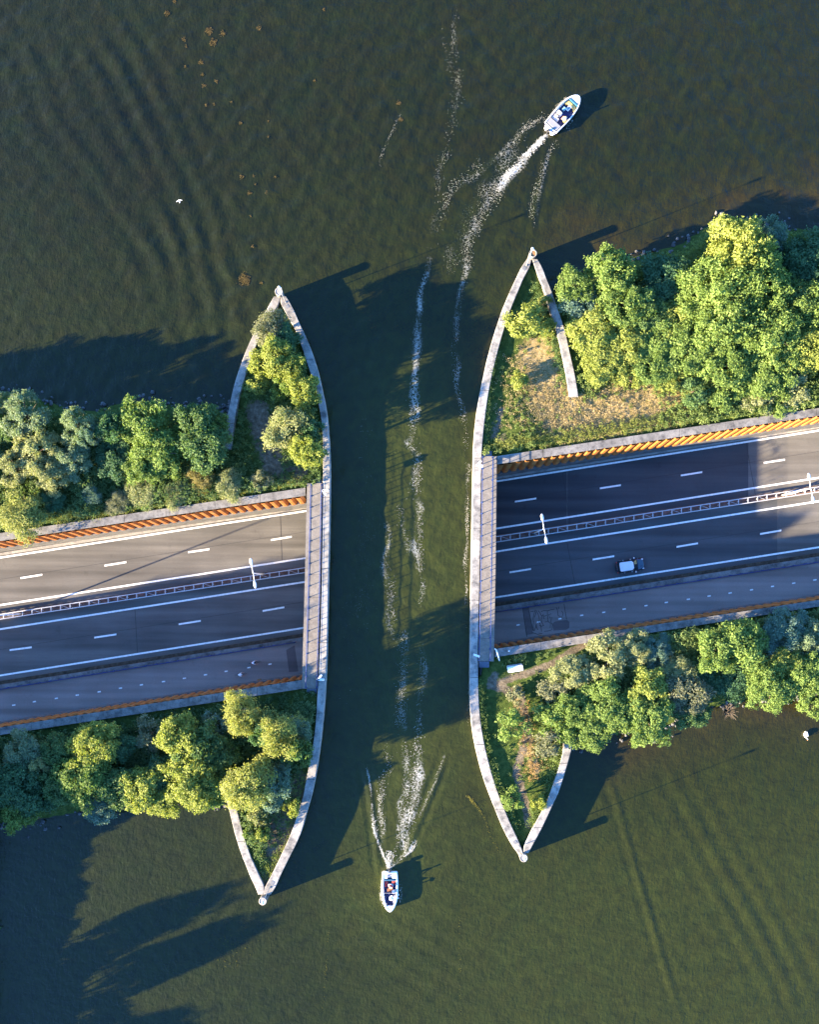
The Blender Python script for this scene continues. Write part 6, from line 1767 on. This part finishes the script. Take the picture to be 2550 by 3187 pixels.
flakes('wake_foam', 'churned white foam trail behind the dark-hulled boat', 'foam', [
    ([(1152, 284), (1128, 310), (1098, 342), (1065, 375), (1033, 412)], .30, .62, 1500, .04, .20),
    ([(1150, 284), (1130, 308), (1110, 330)], .25, .35, 420, .06, .24),
    ([(1155, 242), (1120, 262), (1085, 300), (1050, 335)], .5, .5, 420, .03, .12), ([(1060, 310), (1000, 365), (950, 405), (925, 450)], .9, .7, 420, .03, .11),
    ([(1175, 285), (1160, 320), (1140, 370), (1125, 430), (1118, 480)], .45, .5, 420, .03, .11), ([(1212, 215), (1205, 250), (1185, 285)], .15, .4, 200, .03, .1), ([(1195, 205), (1165, 235), (1148, 262)], .12, .3, 260, .03, .1),
    ([(1033, 412), (1005, 470), (985, 540), (975, 600)], .8, .5, 420, .03, .12), ([(1060, 395), (1020, 450), (1000, 500)], .6, .6, 260, .03, .11)], 'foam', 41)
flakes('wake_foam', 'broken foam streaks drifting along the boat channel', 'foam', [
    ([(966, 0), (952, 110), (965, 195), (945, 290), (920, 390), (935, 440), (915, 490), (903, 550)], .6, .8, 520, .025, .10),
    ([(903, 550), (888, 620), (880, 700), (876, 780), (870, 880), (872, 950)], .38, .5, 2100, .025, .12),
    ([(985, 560), (968, 650), (958, 740), (962, 800), (972, 850), (980, 900), (985, 980)], .45, .4, 900, .025, .11),
    ([(862, 925), (880, 960), (870, 1010), (878, 1050)], .6, .8, 520, .03, .13), ([(895, 1000), (880, 1060), (880, 1150), (888, 1220), (880, 1300)], .5, .5, 620, .025, .11),
    ([(838, 1060), (850, 1110), (870, 1160), (880, 1200)], .5, .4, 330, .025, .1), ([(815, 1130), (812, 1200), (825, 1260), (820, 1330)], .6, .7, 520, .025, .11), ([(988, 990), (986, 1060), (984, 1150), (980, 1240), (983, 1320)], .22, .2, 620, .025, .1),
    ([(848, 1330), (850, 1400), (845, 1480), (850, 1545)], .7, .8, 900, .025, .11), ([(885, 1340), (890, 1420), (886, 1500), (884, 1560)], .4, .5, 480, .025, .1),
    ([(1080, 330), (1000, 440), (960, 520), (930, 600)], 1.4, 1.4, 520, .025, .09), ([(760, 870), (765, 950), (770, 1050), (780, 1150), (760, 1250), (740, 1400), (745, 1520)], 1.6, 1.6, 520, .02, .07),
    ([(988, 1420), (986, 1480), (984, 1530)], .2, .2, 120, .025, .08), ([(930, 60), (955, 180), (945, 250)], .5, .5, 120, .025, .09), ([(845, 240), (820, 290), (800, 340), (812, 385)], .22, .2, 170, .025, .08)], 'foam', 42)
flakes('wake_foam', 'churned white foam fan behind the small white boat', 'foam', [
    ([(820, 1828), (806, 1800), (795, 1770), (786, 1745)], .10, .16, 330, .05, .18), ([(792, 1765), (785, 1720), (783, 1690)], .3, .2, 260, .04, .14),
    ([(822, 1828), (845, 1805), (868, 1788), (880, 1765)], .12, .2, 260, .05, .17), ([(820, 1830), (818, 1808), (820, 1790)], .4, .5, 330, .05, .2),
    ([(824, 1812), (835, 1775), (846, 1735), (852, 1690), (850, 1620), (850, 1560)], .25, .9, 700, .035, .15), ([(850, 1795), (862, 1750), (872, 1700), (878, 1640), (882, 1560), (886, 1480)], 1.0, .6, 1700, .03, .15),
    ([(800, 1775), (806, 1730), (803, 1680), (808, 1620)], .5, .4, 360, .03, .14),
    ([(770, 1608), (778, 1640), (785, 1690)], .10, .1, 150, .035, .13), ([(936, 1590), (918, 1640), (895, 1690), (878, 1735)], .25, .15, 220, .03, .12), ([(812, 1560), (820, 1610), (815, 1660)], .4, .4, 160, .025, .1),
    ([(803, 1850), (800, 1880), (806, 1905)], .12, .12, 160, .03, .1), ([(843, 1850), (846, 1880), (842, 1905)], .15, .15, 120, .03, .1)], 'foam', 43)
WEED = [(705, 50, 18), (735, 5, 12), (880, 125, 24), (900, 172, 22), (940, 140, 15), (775, 165, 13), (785, 195, 8), (1093, 112, 15), (845, 262, 14), (852, 315, 8), (858, 362, 13), (912, 340, 11), (870, 440, 9),
        (1015, 515, 11), (1130, 512, 5), (1130, 575, 7), (1020, 740, 12), (1068, 740, 7), (1075, 775, 6), (1160, 745, 9), (1125, 810, 9), (1050, 812, 13), (1055, 910, 6), (1063, 1037, 9), (1025, 1168, 34), (1040, 1180, 22), (1100, 1190, 8),
        (1680, 430, 13), (1690, 500, 13), (782, 280, 8), (975, 430, 7), (543, 608, 7), (1365, 38, 10), (900, 440, 6), (1325, 340, 8)]
flakes('floating_weed', 'golden brown patches of weed floating on the northern water', 'weed', [([(x / 1.353 / 1.47826 - r * .25, y / 1.353 / 1.47826), (x / 1.353 / 1.47826 + r * .25, y / 1.353 / 1.47826 + r * .3)], r * .021, r * .021, int(8 + r * r * .5), .03, .11) for x, y, r in WEED], 'weed_gold', 44, 0.03)
flakes('floating_weed', 'thin olive line of weed floating off the lower right hull wall', 'weed', [([(985, 1672), (1000, 1690), (1012, 1705), (1022, 1725)], .25, .12, 260, .03, .12), ([(1022, 1725), (1032, 1755), (1050, 1790)], .1, .1, 60, .03, .08), ([(505, 2060), (480, 1990), (470, 1930)], 3.0, 3.0, 90, .03, .1), ([(700, 1900), (690, 2000), (680, 2130)], .2, .2, 90, .02, .07), ([(965, 1900), (972, 2050), (970, 2150)], .25, .25, 60, .03, .1)], 'weed_olive', 45, 0.03)
for o in THINGS:
    if '_o' in o: del o['_o']
